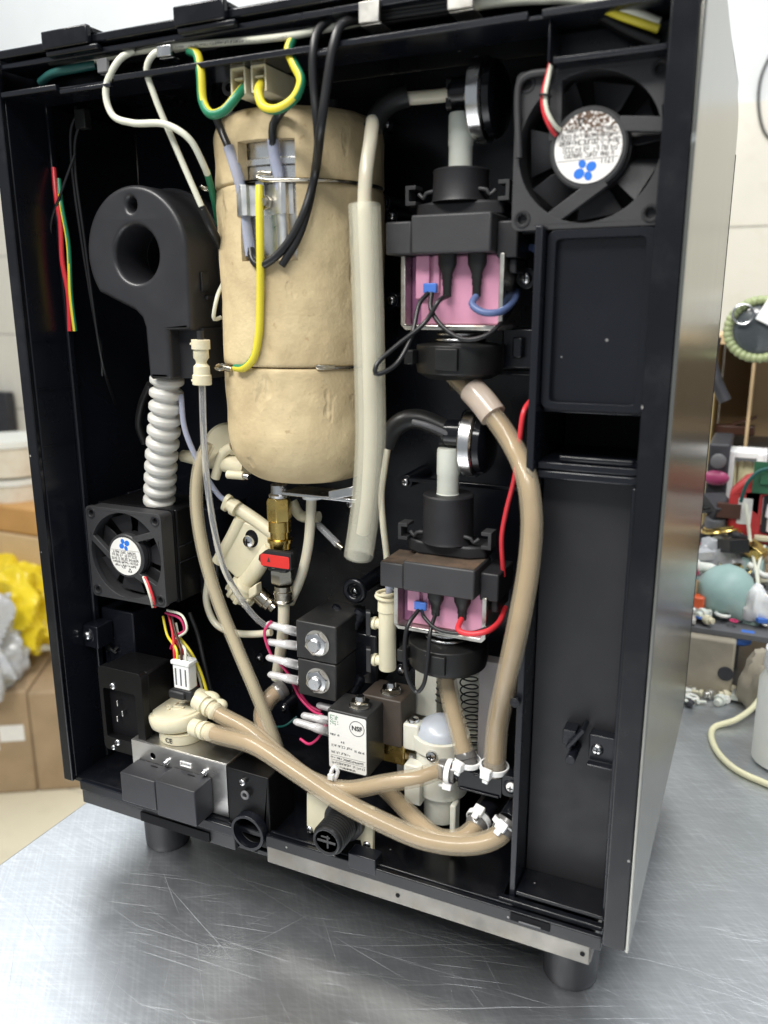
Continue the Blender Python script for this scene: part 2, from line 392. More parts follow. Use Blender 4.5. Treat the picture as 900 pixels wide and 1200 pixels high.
# ================================================================== table, room surfaces
def metal_table_mat():
    m, nt, b = nmat('scratched_stainless_sheet'); N = nt.nodes; L = nt.links
    tc = N.new('ShaderNodeTexCoord')
    def noise(vec, scale, detail=4, rg=.5):
        n = N.new('ShaderNodeTexNoise'); n.inputs['Scale'].default_value = scale; n.inputs['Detail'].default_value = detail; n.inputs['Roughness'].default_value = rg
        L.new(vec, n.inputs['Vector']); return n.outputs['Fac']
    def rng(x, a, c, d=0., e=1.):
        r = N.new('ShaderNodeMapRange'); r.inputs[1].default_value = a; r.inputs[2].default_value = c; r.inputs[3].default_value = d; r.inputs[4].default_value = e
        L.new(x, r.inputs[0]); return r.outputs[0]
    def math_(op, a, c):
        n = N.new('ShaderNodeMath'); n.operation = op
        for i, q in ((0, a), (1, c)):
            if isinstance(q, (int, float)): n.inputs[i].default_value = q
            else: L.new(q, n.inputs[i])
        return n.outputs[0]
    tot = None
    # long fine scratches lying in many directions
    for ang, sx, sy, lo in ((12, 5, 1500, .715), (-4, 8, 1700, .71), (25, 4, 1600, .735), (38, 7, 1500, .745), (-32, 6, 1600, .735), (62, 9, 1700, .745), (-63, 7, 1700, .75), (155, 4, 1300, .735), (-15, 16, 2200, .715), (48, 6, 1800, .735)):
        mp = N.new('ShaderNodeMapping'); mp.inputs['Scale'].default_value = (sx, sy, 1); mr = N.new('ShaderNodeMapping'); mr.inputs['Rotation'].default_value = (0, 0, math.radians(ang))
        wv = N.new('ShaderNodeVectorMath'); wv.operation = 'ADD'
        nz = N.new('ShaderNodeTexNoise'); nz.inputs['Scale'].default_value = 9; L.new(tc.outputs['Object'], nz.inputs['Vector'])
        sc = N.new('ShaderNodeVectorMath'); sc.operation = 'SCALE'; sc.inputs['Scale'].default_value = .006; L.new(nz.outputs['Color'], sc.inputs[0])
        L.new(tc.outputs['Object'], wv.inputs[0]); L.new(sc.outputs[0], wv.inputs[1]); L.new(wv.outputs[0], mr.inputs['Vector']); L.new(mr.outputs[0], mp.inputs['Vector'])
        n = rng(noise(mp.outputs[0], 1.0, 1), lo, lo+.06)
        tot = n if tot is None else math_('MAXIMUM', tot, n)
    # brushed grain
    mp = N.new('ShaderNodeMapping'); mp.inputs['Scale'].default_value = (10, 900, 1); L.new(tc.outputs['Object'], mp.inputs['Vector'])
    grain = noise(mp.outputs[0], 1.0, 3)
    smear = noise(tc.outputs['Object'], 11, 7, .62)
    patch = noise(tc.outputs['Object'], 45, 6, .6)
    rough = math_('ADD', rng(smear, .3, .7, .34, .42), rng(patch, .3, .7, -.02, .025))
    rough = math_('ADD', rough, math_('MULTIPLY', tot, .15)); L.new(rough, b.inputs['Roughness'])
    cr = N.new('ShaderNodeMix'); cr.data_type = 'RGBA'; cr.inputs['A'].default_value = (.50, .52, .545, 1); cr.inputs['B'].default_value = (.68, .705, .73, 1)
    sc2 = None
    for ang, sx, sy in ((8, 26, 620), (-24, 34, 560), (52, 30, 600)):
        m1 = N.new('ShaderNodeMapping'); m1.inputs['Rotation'].default_value = (0, 0, math.radians(ang)); L.new(tc.outputs['Object'], m1.inputs['Vector'])
        m2 = N.new('ShaderNodeMapping'); m2.inputs['Scale'].default_value = (sx, sy, 1); L.new(m1.outputs[0], m2.inputs['Vector'])
        q = rng(noise(m2.outputs[0], 1.0, 3, .6), .45, .75); sc2 = q if sc2 is None else math_('ADD', sc2, q)
    L.new(math_('ADD', math_('MULTIPLY', math_('MULTIPLY', sc2, rng(patch, .35, .65, .3, 1.0)), .6), math_('MULTIPLY', tot, .55)), cr.inputs['Factor']); L.new(cr.outputs['Result'], b.inputs['Base Color'])
    b.inputs['Metallic'].default_value = .95
    h = math_('ADD', math_('MULTIPLY', tot, -.45), math_('MULTIPLY', grain, .3))
    bp = N.new('ShaderNodeBump'); bp.inputs['Distance'].default_value = .00009; bp.inputs['Strength'].default_value = .8
    L.new(h, bp.inputs['Height']); L.new(bp.outputs[0], b.inputs['Normal'])
    return m
M['table'] = metal_table_mat()
def brushed_mat():
    m, nt, b = nmat('brushed_steel_panel'); N = nt.nodes; L = nt.links
    tc = N.new('ShaderNodeTexCoord'); mp = N.new('ShaderNodeMapping'); mp.inputs['Scale'].default_value = (1, 700, 5)
    L.new(tc.outputs['Object'], mp.inputs['Vector'])
    n = N.new('ShaderNodeTexNoise'); n.inputs['Scale'].default_value = 1; n.inputs['Detail'].default_value = 4; L.new(mp.outputs[0], n.inputs['Vector'])
    r = N.new('ShaderNodeMapRange'); r.inputs[3].default_value = .16; r.inputs[4].default_value = .3; L.new(n.outputs['Fac'], r.inputs[0]); L.new(r.outputs[0], b.inputs['Roughness'])
    n2 = N.new('ShaderNodeTexNoise'); n2.inputs['Scale'].default_value = 55; n2.inputs['Detail'].default_value = 8; L.new(tc.outputs['Object'], n2.inputs['Vector'])
    r2 = N.new('ShaderNodeMapRange'); r2.inputs[1].default_value = .72; r2.inputs[2].default_value = .76; L.new(n2.outputs['Fac'], r2.inputs[0])
    mx = N.new('ShaderNodeMix'); mx.data_type = 'RGBA'; mx.inputs['A'].default_value = (.31, .305, .275, 1); mx.inputs['B'].default_value = (.72, .72, .68, 1)
    L.new(r2.outputs[0], mx.inputs['Factor']); L.new(mx.outputs['Result'], b.inputs['Base Color'])
    b.inputs['Metallic'].default_value = 1
    bp = N.new('ShaderNodeBump'); bp.inputs['Distance'].default_value = .00006; L.new(n.outputs['Fac'], bp.inputs['Height']); L.new(bp.outputs[0], b.inputs['Normal'])
    return m
M['brushed'] = brushed_mat()
M['strip'] = mat('worn_steel_strip', (.21,.2,.18), .42, 1, rvar=.12, vscale=40, var=.15, dirt=(.2,.17,.13), dirt_amt=.6, dirt_scale=60)
M['tile'] = mat('cream_wall_tile', (.74,.70,.60), .3, var=.03, vscale=6, dirt=(.5,.42,.3), dirt_amt=.25, dirt_scale=14)
M['plaster'] = mat('white_wall_paint', (.80,.81,.80), .7, var=.03, vscale=5)
M['shelf'] = mat('beige_yellow_board', (.55,.43,.2), .5, var=.1)
M['grout'] = mat('grey_grout', (.5,.47,.4), .8)
M['floortile'] = mat('cream_floor_tile', (.66,.60,.45), .28, var=.05, vscale=4, dirt=(.4,.35,.25), dirt_amt=.3, dirt_scale=8)

TZ = -44.2
WY = 2050
t = thing('worktable', 'scratched stainless steel worktable under the opened machine', 'table', (300, 200, TZ-900))
mb = MB().box(-24, 900, -700, 1090, TZ-3, TZ); finish('tabletop', mb, M['table'], t, bevel=1.5)
for x in (-5, 870):
    for y in (-650, 1060): finish('leg', MB().box(x-18, x+18, y-18, y+18, TZ-900, TZ-3.2), M['steel'], t)
FZ = TZ-900
fl = MB().box(-6000, 5000, -4000, WY, FZ-40, FZ-2); tag(finish('floor', fl, M['grout'], origin=(0,0,FZ)), kind='structure')
flo = bpy.data.objects['floor']
tl = None; k = 0
for i in range(-7, 1):
    for j in range(-1, 6):
        x0, y0 = -180+i*420, -200+j*420
        if y0 > WY-60: continue
        mb = MB().box(x0+2, x0+418, y0+2, min(y0+418, WY-8), FZ-1.9, FZ+random.uniform(0,.8))
        finish('tile', mb, M['floortile'], flo, bevel=1.2)
wl = tag(finish('wall', MB().box(-6000, 5000, WY, WY+120, FZ-40, 2600), M['plaster'], origin=(0, WY, FZ)), kind='structure')
zt = A(850, 122, WY).z; zs = A(850, 267, WY).z; dz = zt-zs
for i in range(-6, 4):
    for j in range(7):
        z1 = zt-j*dz; x0 = 120+i*640
        finish('tile', MB().box(x0+1.5, x0+638.5, WY-6-random.uniform(0, .8), WY-.2, z1-dz+1.5, z1-1.5), M['tile'], wl, bevel=1.2)

# ================================================================== machine housing
H = thing('machine_housing', 'black coffee machine housing with its back panel off and brushed steel side', 'machine housing', (160, 120, TZ))
def hp(name, mb, m, bevel=.6, parent=None): return finish(name, mb, M[m] if isinstance(m, str) else m, parent or H, bevel)
BW = 96          # the inner rear wall
# left side panel
hp('side_panel', MB().plate([(0, -.5), (6.8, -.5), (6.8, 382), (0, 387)], d0=0, d1=3).box(0, 2.8, 3.2, 240, -.5, 386), 'gloss')
hp('inner_wall', MB().box(3, 6.7, 3.2, 27, 0, 366).box(3, 4.6, 27, BW, 0, 366), 'wallblack')
for z in (250, 225, 195): hp('seam_rib', MB().box(6.9, 7.25, 4, 27, z, z+.7), 'wallblack', 0)
hp('post', MB().box(5, 8.6, 27, 31, 2, 366), 'wallblack', .8)
# right side panel: glossy rear edge, silver outer skin
hp('side_panel', MB().box(309.5, 318.9, 0, 3.2, -.3, 392).box(316, 318.8, 3.2, 238, -.3, 390), 'gloss')
pr = [(.3, -.6), (.3, 390.5), (70, 386), (150, 380.5), (200, 377.5), (222, 375), (233, 371), (238.5, 364), (239.5, 355), (239.5, -.6)]
mb = MB().plate([(a, b) for a, b in pr], o=(319, 0, 0), U=Y, V=Z, N=X, d0=0, d1=1.6)
hp('steel_side_cover', mb, 'brushed', .5)
hp('front_edge_trim', MB().box(316, 318.8, 238.2, 241, 0, 366).box(318.9, 320.9, 239.6, 241, 0, 352), 'gloss', .6)
hp('front_panel', MB().box(0, 316, 241.2, 244, -13, 366), 'gloss', .6)
hp('back_wall', MB().box(4.7, 316, BW, BW+3, -10, 377.8), 'wallblack')
hp('top_lid', MB().box(3, 316, 26, 240, 378, 381.5), 'wallblack')
# cable channel along the top
hp('cable_channel', MB().box(6.9, 309.3, 24, 26, 366, 381).box(6.9, 309.3, 3.2, 24, 363.6, 365), 'wallblack')
hp('channel_lip', MB().box(6.9, 42, .6, 3, 363.4, 365.8).box(44, 74, .6, 3, 361.4, 363.2).box(76, 178, .6, 3, 363.4, 365.8).box(178.2, 186, .6, 3, 361.4, 363.2).box(186.2, 262, .6, 3, 363.4, 365.8).box(267, 309.4, .6, 3, 363.4, 365.8), 'wallblack', .4)
hp('top_rail', MB().box(6.9, 309.4, .2, 24, 379.6, 383.4), 'gloss', .8)
hp('top_rail', MB().box(6.9, 309.4, 2, 20, 375.6, 378.2), 'wallblack', .6)
for px0, px1, py0, py1 in ((50, 104, 38, 58), (204, 264, 4, 28)):
    a, b = A(px0, (py0+py1)/2, -2), A(px1, (py0+py1)/2, -2)
    hp('latch_tab', MB().box(a.x, b.x, -3, .1, 379.0, 386.6).box(a.x+1, b.x, .1, 12, 383.6, 386.2).box(a.x+1, b.x+4, -2, 2, 376.4, 378.8), 'gloss', .7)
# little tabs folded over the cables
for px, py, w, h, m in ((193, 60, 18, 10, 'steel'), (433, 14, 21, 17, 'zinc'), (540, 1, 24, 12, 'zinc'), (121, 77, 14, 13, 'lightgrey')):
    c = A(px, py, 1.2); hp('cable_clip', MB().box(c.x-w*.2, c.x+w*.2, .3, 2.2, c.z-h*.21, c.z+h*.21).box(c.x-w*.2, c.x+w*.2, 2.2, 12, c.z-h*.21-.5, c.z-h*.21), m, .3)
# floor of the machine and the base
hp('inner_floor', MB().box(3, 262, 3.2, BW, -2, 1.5), 'gloss')
DSX = A(290, 976, -1).x
hp('rear_sill', MB().box(max(131, DSX+10.1), 309.3, .3, 3, -3.6, 3.2).box(140, 269, 3, 5, 1.7, 4), 'gloss', .5)
hp('rear_sill', MB().box(12, DSX-10.1, .1, 3, -4.2, 1.5), 'wallblack', .6)
hp('base_strip', MB().box(12, DSX-10.1, 1.4, 4, -13.2, -3.8), 'grey', .5)
s = hp('base_strip', MB().box(max(131.2, DSX+10.1), 304.5, 1.2, 3.2, -13.4, -3.8).box(304, 305, 3.4, 30, -13.4, -3.8), 'strip', .35)
for px, py in ((466, 1043), (682, 1125), (300, 1000)):
    c = A(px, py, 1.0); finish('screw_hole', MB().cyl((c.x, .95, -8.5), (c.x, 2, -8.5), 1.1, n=16), M['void'], s)
hp('base_plate', MB().box(12, 304, 4.2, 238, -13.2, -10), 'wallblack')
for i, (x, y) in enumerate(((50, 28), (296-4, 28), (50, 205), (292, 205))):
    f = hp('foot', MB().lathe((x, y, TZ), Z, [(0, 12.2), (1, 12.8), (4, 13), (28, 13.5), (30.9, 14)], 36), 'matte', 0)
# ------------------------------------------------ bay at the right
px_ = A(625, 400, 8).x
XP = 266.0
hp('partition', MB().box(XP, XP+3, 7, BW, 1.5, A(640, 264, 8).z), 'wallblack', .5)
zt_, zb_ = A(700, 268, 14).z, A(700, 481, 14).z
hp('upper_panel', MB().plate(rrect(XP+3.4, 309.2, zb_, zt_, 3), [rrect(XP+6.5, 305.5, zb_+2.5, zt_-3, 2)], d0=13, d1=17).box(XP+5.5, 306, 17.2, 19, zb_+1, zt_-1), 'wallblack', .6)
zs0, zs1 = A(690, 543, 16).z, A(690, 484, 16).z
hp('slot_floor', MB().box(XP+3.4, 309.2, 12, 60, zs0-3, zs0), 'wallblack', .5)
hp('slot_edge', MB().box(XP+12, 307, 11, 12.6, zs0+1, zs0+3.2), 'gloss', .7)
hp('slot_back', MB().box(XP+3.4, 316, 60, 62, zs0-10, zs1+10), 'void', 0)
hp('slot_roof', MB().box(XP+3.4, 309.2, 17.4, 60, zb_-2, zb_+.5), 'wallblack', .5)
hp('lower_panel', MB().box(XP+3.2, 313, 24, 27, 8, zs0-3.2), 'lowerpanel' if 'lowerpanel' in M else 'matte', .4)
hp('panel_border', MB().box(XP+3.2, 309.3, 12, 15, zs0-7, zs0-3.4), 'wallblack', .8)
hp('panel_border', MB().box(307.2, 309.4, 9, 24, 6, zs0-7.2), 'wallblack', .6)
hp('bay_ledge', MB().box(XP+3.2, 309, 6, 24, 7.0, 9.2).box(XP-4, 309, 3.2, 6.6, 3.4, 6), 'gloss', .6)
c0 = A(628, 1057, 0); hp('sill_notch', MB().box(XP+3, 287, -.4, .28, -1.2, 2.6), 'void', 0); hp('notch_edge', MB().box(XP+7, 283, -.9, -.42, -1.0, -.2), 'lightgrey', .2)
# latch pieces low in the bay
c = A(702, 876, 20); lb = hp('latch_block', MB().box(c.x-4, 309.2, 18, 24, c.z-5.5, c.z+6.5).box(c.x-4, 309, 14, 18, c.z-6.8, c.z-5.6), 'wallblack', .5)
def phillips(parent, c, r=2.4, axis=-Y, name='screw', m='steel'):
    """a pan head with a crossed recess"""
    c = Vector(c)
    s = finish(name, MB().lathe(c, axis, [(-1.5, r*.98), (.3, r), (r*.35, r*.9), (r*.55, r*.55), (r*.6, .01)], 20), M[m], parent)
    u, w = perp(axis)
    mb = MB(); mb.obox(c+axis*(r*.56), u, w, axis, r*.55, r*.1, r*.09).obox(c+axis*(r*.565), u, w, axis, r*.1, r*.55, r*.09)
    finish('cross_recess', mb, M['void'], s); return s
phillips(lb, (c.x-.3, 18, c.z), 2.6)
c = A(671, 872, 16); hp('catch', MB().box(c.x-4.5, c.x+1, 16, 24, c.z-1, c.z+6).obox((c.x+1.5, 18, c.z+4), Vector((.55,0,.83)), Vector((-.83,0,.55)), Y, 6, .9, 5).cyl((c.x+.5, 10, c.z-4.5), (c.x+.5, 24, c.z-4.5), 2.1), 'wallblack', .3)
c = A(603, 824, 4); hp('boss', MB().cyl((c.x, 4, c.z), (c.x, 12, c.z), 2.2, n=20).cyl((c.x, 3.9, c.z), (c.x, 5, c.z), 1.2, n=12), 'gloss', .2)
# fan shroud bracket in the upper corner
a = A(607, 90, 10)
hp('fan_bracket', MB().tube([A(608, 185, 12), A(608, 100, 12), A(613, 92, 12), A(622, 87, 12), A(650, 84, 12)], 1.3, n=10), 'grey', 0)
hp('corner_box', MB().box(A(652, 40, 20).x, 309, 20, 24, A(700, 70, 20).z, 363).box(A(649, 40, 12).x, A(652, 40, 12).x, 4, 24, A(655, 80, 14).z, 366).box(A(650, 70, 8).x, 309, 5, 20, A(700, 66, 8).z-1.2, A(700, 66, 8).z+.8), 'wallblack', .5)
# wall screws, bosses, clip posts
for px, py, d, r in ((458, 352, 80, 2.2), (458, 253, 78, 2.2), (475, 565, 70, 2.2), (415, 693, 60, 2.2), (410, 591, 86, 2.4), (447, 237, 74, 2.6), (102, 745, 18, 2.6), (453, 146, 90, 2), (332, 830, 85, 2.0), (469, 786, 60, 2.0), (616, 326, 40, 2.6), (303, 772, 90, 2)):
    c = A(px, py, d); b = hp('screw_boss', MB().cyl((c.x, d+.6, c.z), (c.x, BW+.4, c.z), r*1.7, r*2.0, n=20), 'wallblack', .3)
    phillips(b, c, r)
hp('screw_plate', MB().box(6.9, A(114, 745, 18.8).x, 18.8, 31.6, A(102, 758, 18.8).z, A(102, 733, 18.8).z), 'wallblack', .6)
# black block under the fan, standing at the left
hp('inner_block', MB().box(8.8, A(158, 756, 32).x, 32, 62, A(120, 800, 32).z, A(120, 712, 32).z), 'wallblack', .8)
c = A(132, 760, 31); hp('wire_hook', MB().tube([c+Vector((-4,0,-2)), c+Vector((-1,-1,1)), c+Vector((1,-1,-1)), c+Vector((4,0,2))], .8, n=8).tube([c+Vector((-3,-.5,2)), c+Vector((0,-1.5,0)), c+Vector((3,-.5,-2))], .7, n=8), 'rubber', 0)
hp('wall_rib', MB().box(A(150,600,60).x, A(150,600,60).x+2, 60, BW, 2, 160), 'wallblack')
# cross rail behind the boiler and below the upper pump
hp('cross_rail', MB().box(200, XP-.3, 62, 66, A(560, 436, 62).z-1, A(560, 436, 62).z+1.6), 'wallblack', .5)
hp('cross_rail', MB().box(190, XP-.3, 66, 70, A(540, 568, 66).z-1, A(540, 568, 66).z+1.2), 'wallblack', .5)
hp('wall_bracket', MB().pbox(588, 625, 385, 432, 44, 30).pbox(600, 612, 395, 420, 40, 4), 'wallblack', .8)
# block with the drain sleeve
sc_c = A(290, 976, -1); bx0_, bx1_ = A(266, 950, 2).x, A(314, 950, 2).x; bz1_ = A(290, 908, 2).z
b = hp('sleeve_block', MB().plate([(bx0_, sc_c.z-9.9), (bx1_, sc_c.z-9.9), (bx1_, bz1_), (bx0_, bz1_)], [circ(sc_c.x, sc_c.z, 8.4, 36)], d0=3.5, d1=28), 'deep', .5)
phillips(b, A(284, 917, 1.9), 1.9); c = A(287, 932, 1.5); finish('boss', MB().ring((c.x, 1.6, c.z), Y, 1.9, .7), M['lightgrey'], b)
c = A(290, 976, -1)
hp('drain_sleeve', MB().lathe((c.x, -1.5, c.z), Y, [(0, 8.4), (0, 9.9), (1, 10), (5, 10), (5, 8.4), (.3, 8.3)], 40, caps=False), 'wallblack', .2)
finish('drain_bore', MB().cyl((c.x, 27, c.z), (c.x, 27.6, c.z), 8.25, n=36), M['void'], H)
# power inlet
c0 = A(143, 833, 8)
xl, xr = A(119, 833, 8).x, A(168, 833, 8).x; zt2, zb2 = A(143, 786, 8).z, A(143, 882, 8).z
pi = thing('power_inlet', 'black power inlet socket with three silver pins beside the metal box', 'power socket', (c0.x, 20, zb2))
finish('faceplate', MB().plate(rrect(xl, xr, zb2, zt2, 3), [rrect(xl+2.6, xr-5.2, zb2+8, zt2-13, 1.2)], d0=8, d1=13), M['deep'], pi, .7)
finish('body', MB().box(xl+.8, xr-.5, 13.2, 34, zb2+1, zt2-1), M['deep'], pi, 1.5)
finish('recess', MB().box(xl+2.2, xr-5, 12.6, 13.1, zb2+7.6, zt2-12.6), M['void'], pi)
for px, py in ((138, 824), (138, 842), (144, 836)):
    c = A(px, py, 10); finish('pin', MB().box(c.x-.45, c.x+.45, 9.4, 13, c.z-1.7, c.z+1.7), M['steel'], pi, .2)
phillips(pi, A(132, 804, 7.8), 2.0); phillips(pi, A(138, 870, 7.8), 2.0); phillips(pi, A(133, 876, 7.6), 1.5)
# ================================================================== boiler in its tan insulation shell
BX, BY, BR = 134.5, 52.0, 39.7
bmx = (A(252,300,BY).x+A(450,300,BY).x)/2
BX = bmx+4.1
def insulation_mat():
    m, nt, b = nmat('tan_insulation_foam'); N = nt.nodes; L = nt.links
    tc = N.new('ShaderNodeTexCoord')
    def noise(s, d, r, vec=None):
        n = N.new('ShaderNodeTexNoise'); n.inputs['Scale'].default_value = s; n.inputs['Detail'].default_value = d; n.inputs['Roughness'].default_value = r
        L.new(vec or tc.outputs['Object'], n.inputs['Vector']); return n.outputs['Fac']
    def rng(x, a, c, d=0., e=1.):
        r = N.new('ShaderNodeMapRange'); r.inputs[1].default_value = a; r.inputs[2].default_value = c; r.inputs[3].default_value = d; r.inputs[4].default_value = e
        L.new(x, r.inputs[0]); return r.outputs[0]
    cr = N.new('ShaderNodeValToRGB'); L.new(noise(28, 8, .62), cr.inputs[0])
    e = cr.color_ramp.elements; e[0].position = .3; e[0].color = (.42,.322,.182,1); e[1].position = .7; e[1].color = (.65,.53,.315,1)
    sp = rng(noise(170, 4, .6), .66, .72, 0, .55)
    mx = N.new('ShaderNodeMix'); mx.data_type = 'RGBA'; mx.inputs['B'].default_value = (.33,.22,.11,1); L.new(cr.outputs[0], mx.inputs['A']); L.new(sp, mx.inputs['Factor'])
    L.new(mx.outputs['Result'], b.inputs['Base Color']); b.inputs['Roughness'].default_value = .62; b.inputs['Specular IOR Level'].default_value = .35
    # dents, scuffs and a soft leathery unevenness
    mp = N.new('ShaderNodeMapping'); mp.inputs['Scale'].default_value = (1, 1, .5); mp.inputs['Rotation'].default_value = (.4, .3, 0); L.new(tc.outputs['Object'], mp.inputs['Vector'])
    sc = rng(noise(75, 3, .5, mp.outputs[0]), .65, .75)
    h1 = N.new('ShaderNodeMath'); h1.operation = 'MULTIPLY'; h1.inputs[1].default_value = -.5; L.new(sc, h1.inputs[0])
    h2 = N.new('ShaderNodeMath'); h2.operation = 'ADD'; L.new(h1.outputs[0], h2.inputs[0])
    h3 = N.new('ShaderNodeMath'); h3.operation = 'MULTIPLY'; h3.inputs[1].default_value = 1.3; L.new(noise(38, 4, .5), h3.inputs[0]); L.new(h3.outputs[0], h2.inputs[1])
    h4 = N.new('ShaderNodeMath'); h4.operation = 'ADD'; L.new(h2.outputs[0], h4.inputs[0])
    h5 = N.new('ShaderNodeMath'); h5.operation = 'MULTIPLY'; h5.inputs[1].default_value = .12; L.new(noise(700, 3, .6), h5.inputs[0]); L.new(h5.outputs[0], h4.inputs[1])
    bp = N.new('ShaderNodeBump'); bp.inputs['Distance'].default_value = .0019; bp.inputs['Strength'].default_value = .85; L.new(h4.outputs[0], bp.inputs['Height']); L.new(bp.outputs[0], b.inputs['Normal'])
    return m
M['foam'] = insulation_mat()
def cyl_uv(px, py):
    p = AC(px, py, BX, BY, BR); return math.atan2(p.y-BY, p.x-BX), p.z
z_top = AC(345, 118, BX, BY, BR).z; z_bot = AC(350, 569, BX, BY, BR-13).z
z_s1 = AC(380, 212, BX, BY, BR).z; z_s2 = AC(345, 432, BX, BY, BR).z
boil = thing('boiler', 'tall tan boiler with a rectangular cutout over its shiny metal tank', 'boiler', (BX, BY, z_bot))
a0, wz1 = cyl_uv(278, 166); a1, wz0 = cyl_uv(349, 305)
def shell(z0, z1, bot_round=0, top_round=0, window=None, holes_top=True):
    """a curved insulation shell 5 mm thick; the window is cut clean through it"""
    zs = set([z0, z1])
    n = max(3, int((z1-z0)/2.5))
    for i in range(n+1): zs.add(z0+(z1-z0)*i/n)
    R0, R1 = BR, BR-5.5
    if bot_round:
        for i in range(1, 13): zs.add(z0+bot_round*(1-math.cos(i/12*math.pi/2)))
    if top_round:
        for i in range(1, 5): zs.add(z1-top_round*(1-math.cos(i/4*math.pi/2)))
    rnd = 1.2
    for e in (rnd*.3, rnd): zs.add(z0+e); zs.add(z1-e)
    th = [2*math.pi*i/160-math.pi for i in range(160)]
    if window:
        w0, w1, u0, u1 = window
        zs |= {w0, w1, w0+1, w1-1}; th = [t for t in th if min(abs(t-u0), abs(t-u1)) > .02]+[u0, u1]
    zs = sorted(zs); zs = [z for i, z in enumerate(zs) if i == 0 or z-zs[i-1] > 1e-4]; th = sorted(th)
    def rad(z):
        r = R0
        if bot_round and z < z0+bot_round: q = (z0+bot_round-z)/bot_round; r = R0-bot_round*.68*(1-math.sqrt(max(0, 1-q*q)))
        elif z < z0+rnd: q = (z0+rnd-z)/rnd; r = R0-rnd*(1-math.sqrt(max(0, 1-q*q)))
        if top_round and z > z1-top_round: q = (z-z1+top_round)/top_round; r = R0-top_round*.8*(1-math.sqrt(max(0, 1-q*q)))
        elif z > z1-rnd: q = (z-z1+rnd)/rnd; r = R0-rnd*(1-math.sqrt(max(0, 1-q*q)))
        return r
    mb = MB(); nt_, nz = len(th), len(zs)
    from mathutils.noise import noise as nz3
    vs = []
    for lay in (0, 1):
        for z in zs:
            for t in th:
                r = (rad(z)+.6*nz3(Vector((math.cos(t)*2.2, math.sin(t)*2.2, z*.045)))+.35*nz3(Vector((math.cos(t)*7, math.sin(t)*7, z*.11)))*(1.6 if z > z_s1 else 1)) if lay == 0 else min(R1, rad(z)-3)
                vs.append((BX+r*math.cos(t), BY+r*math.sin(t), z))
    I = lambda l, i, j: l*nt_*nz+i*nt_+(j % nt_)
    def open_(i, j):
        if not window: return False
        zc = (zs[i]+zs[i+1])/2; t0 = th[j]; t1 = th[(j+1) % nt_]
        return w0 < zc < w1 and t0 >= u0-1e-6 and t1 <= u1+1e-6 and t1 > t0
    fs = []
    for i in range(nz-1):
        for j in range(nt_):
            if open_(i, j):
                if i == 0 or not open_(i-1, j): fs.append((I(0,i,j), I(0,i,j+1), I(1,i,j+1), I(1,i,j)))
                if i == nz-2 or not open_(i+1, j): fs.append((I(0,i+1,j), I(1,i+1,j), I(1,i+1,j+1), I(0,i+1,j+1)))
                if not open_(i, j-1): fs.append((I(0,i,j), I(1,i,j), I(1,i+1,j), I(0,i+1,j)))
                if not open_(i, j+1): fs.append((I(0,i,j+1), I(0,i+1,j+1), I(1,i+1,j+1), I(1,i,j+1)))
                continue
            fs.append((I(0,i,j), I(0,i,j+1), I(0,i+1,j+1), I(0,i+1,j))); fs.append((I(1,i,j+1), I(1,i,j), I(1,i+1,j), I(1,i+1,j+1)))
    for j in range(nt_):
        fs.append((I(0,0,j+1), I(0,0,j), I(1,0,j), I(1,0,j+1))); fs.append((I(0,nz-1,j), I(0,nz-1,j+1), I(1,nz-1,j+1), I(1,nz-1,j)))
    return mb.add(vs, fs)
W = (wz0, wz1, a0, a1)
finish('insulation_shell', shell(z_s1+.25, z_top, 0, 10, (z_s1, wz1, a0, a1)), M['foam'], boil, sharp=50)
finish('insulation_shell', shell(z_s2+.3, z_s1-.2, 0, 0, (wz0, z_s1+1, a0, a1)), M['foam'], boil, sharp=50)
finish('insulation_shell', shell(z_bot, z_s2-.3, 27, 0), M['foam'], boil, sharp=50)
R2 = BR-5.8
finish('metal_tank', MB().lathe((BX, BY, z_bot+2), Z, [(0, R2-18), (3, R2-13), (12, R2-4), (30, R2), (wz1-z_bot-26, R2), (wz1-z_bot-25, R2+.5), (wz1-z_bot-22.5, R2+.5), (wz1-z_bot-21.5, R2-.4), (wz1-z_bot-12, R2-.4), (wz1-z_bot-11.4, R2+.9), (wz1-z_bot-9, R2+.9), (wz1-z_bot-8.2, R2-.8), (z_top-z_bot-8, R2-.8), (z_top-z_bot-4, R2-6), (z_top-z_bot-3.6, .1)], 72), M['tank'], boil)
def on_boiler(px, py, lift=0.0): return AC(px, py, BX, BY, BR+lift)
def arc(px0, px1, z, r, n=14):
    t0, t1 = cyl_uv(px0, 300)[0], cyl_uv(px1, 300)[0]
    return [Vector((BX+r*math.cos(t0+(t1-t0)*i/n), BY+r*math.sin(t0+(t1-t0)*i/n), z)) for i in range(n+1)]
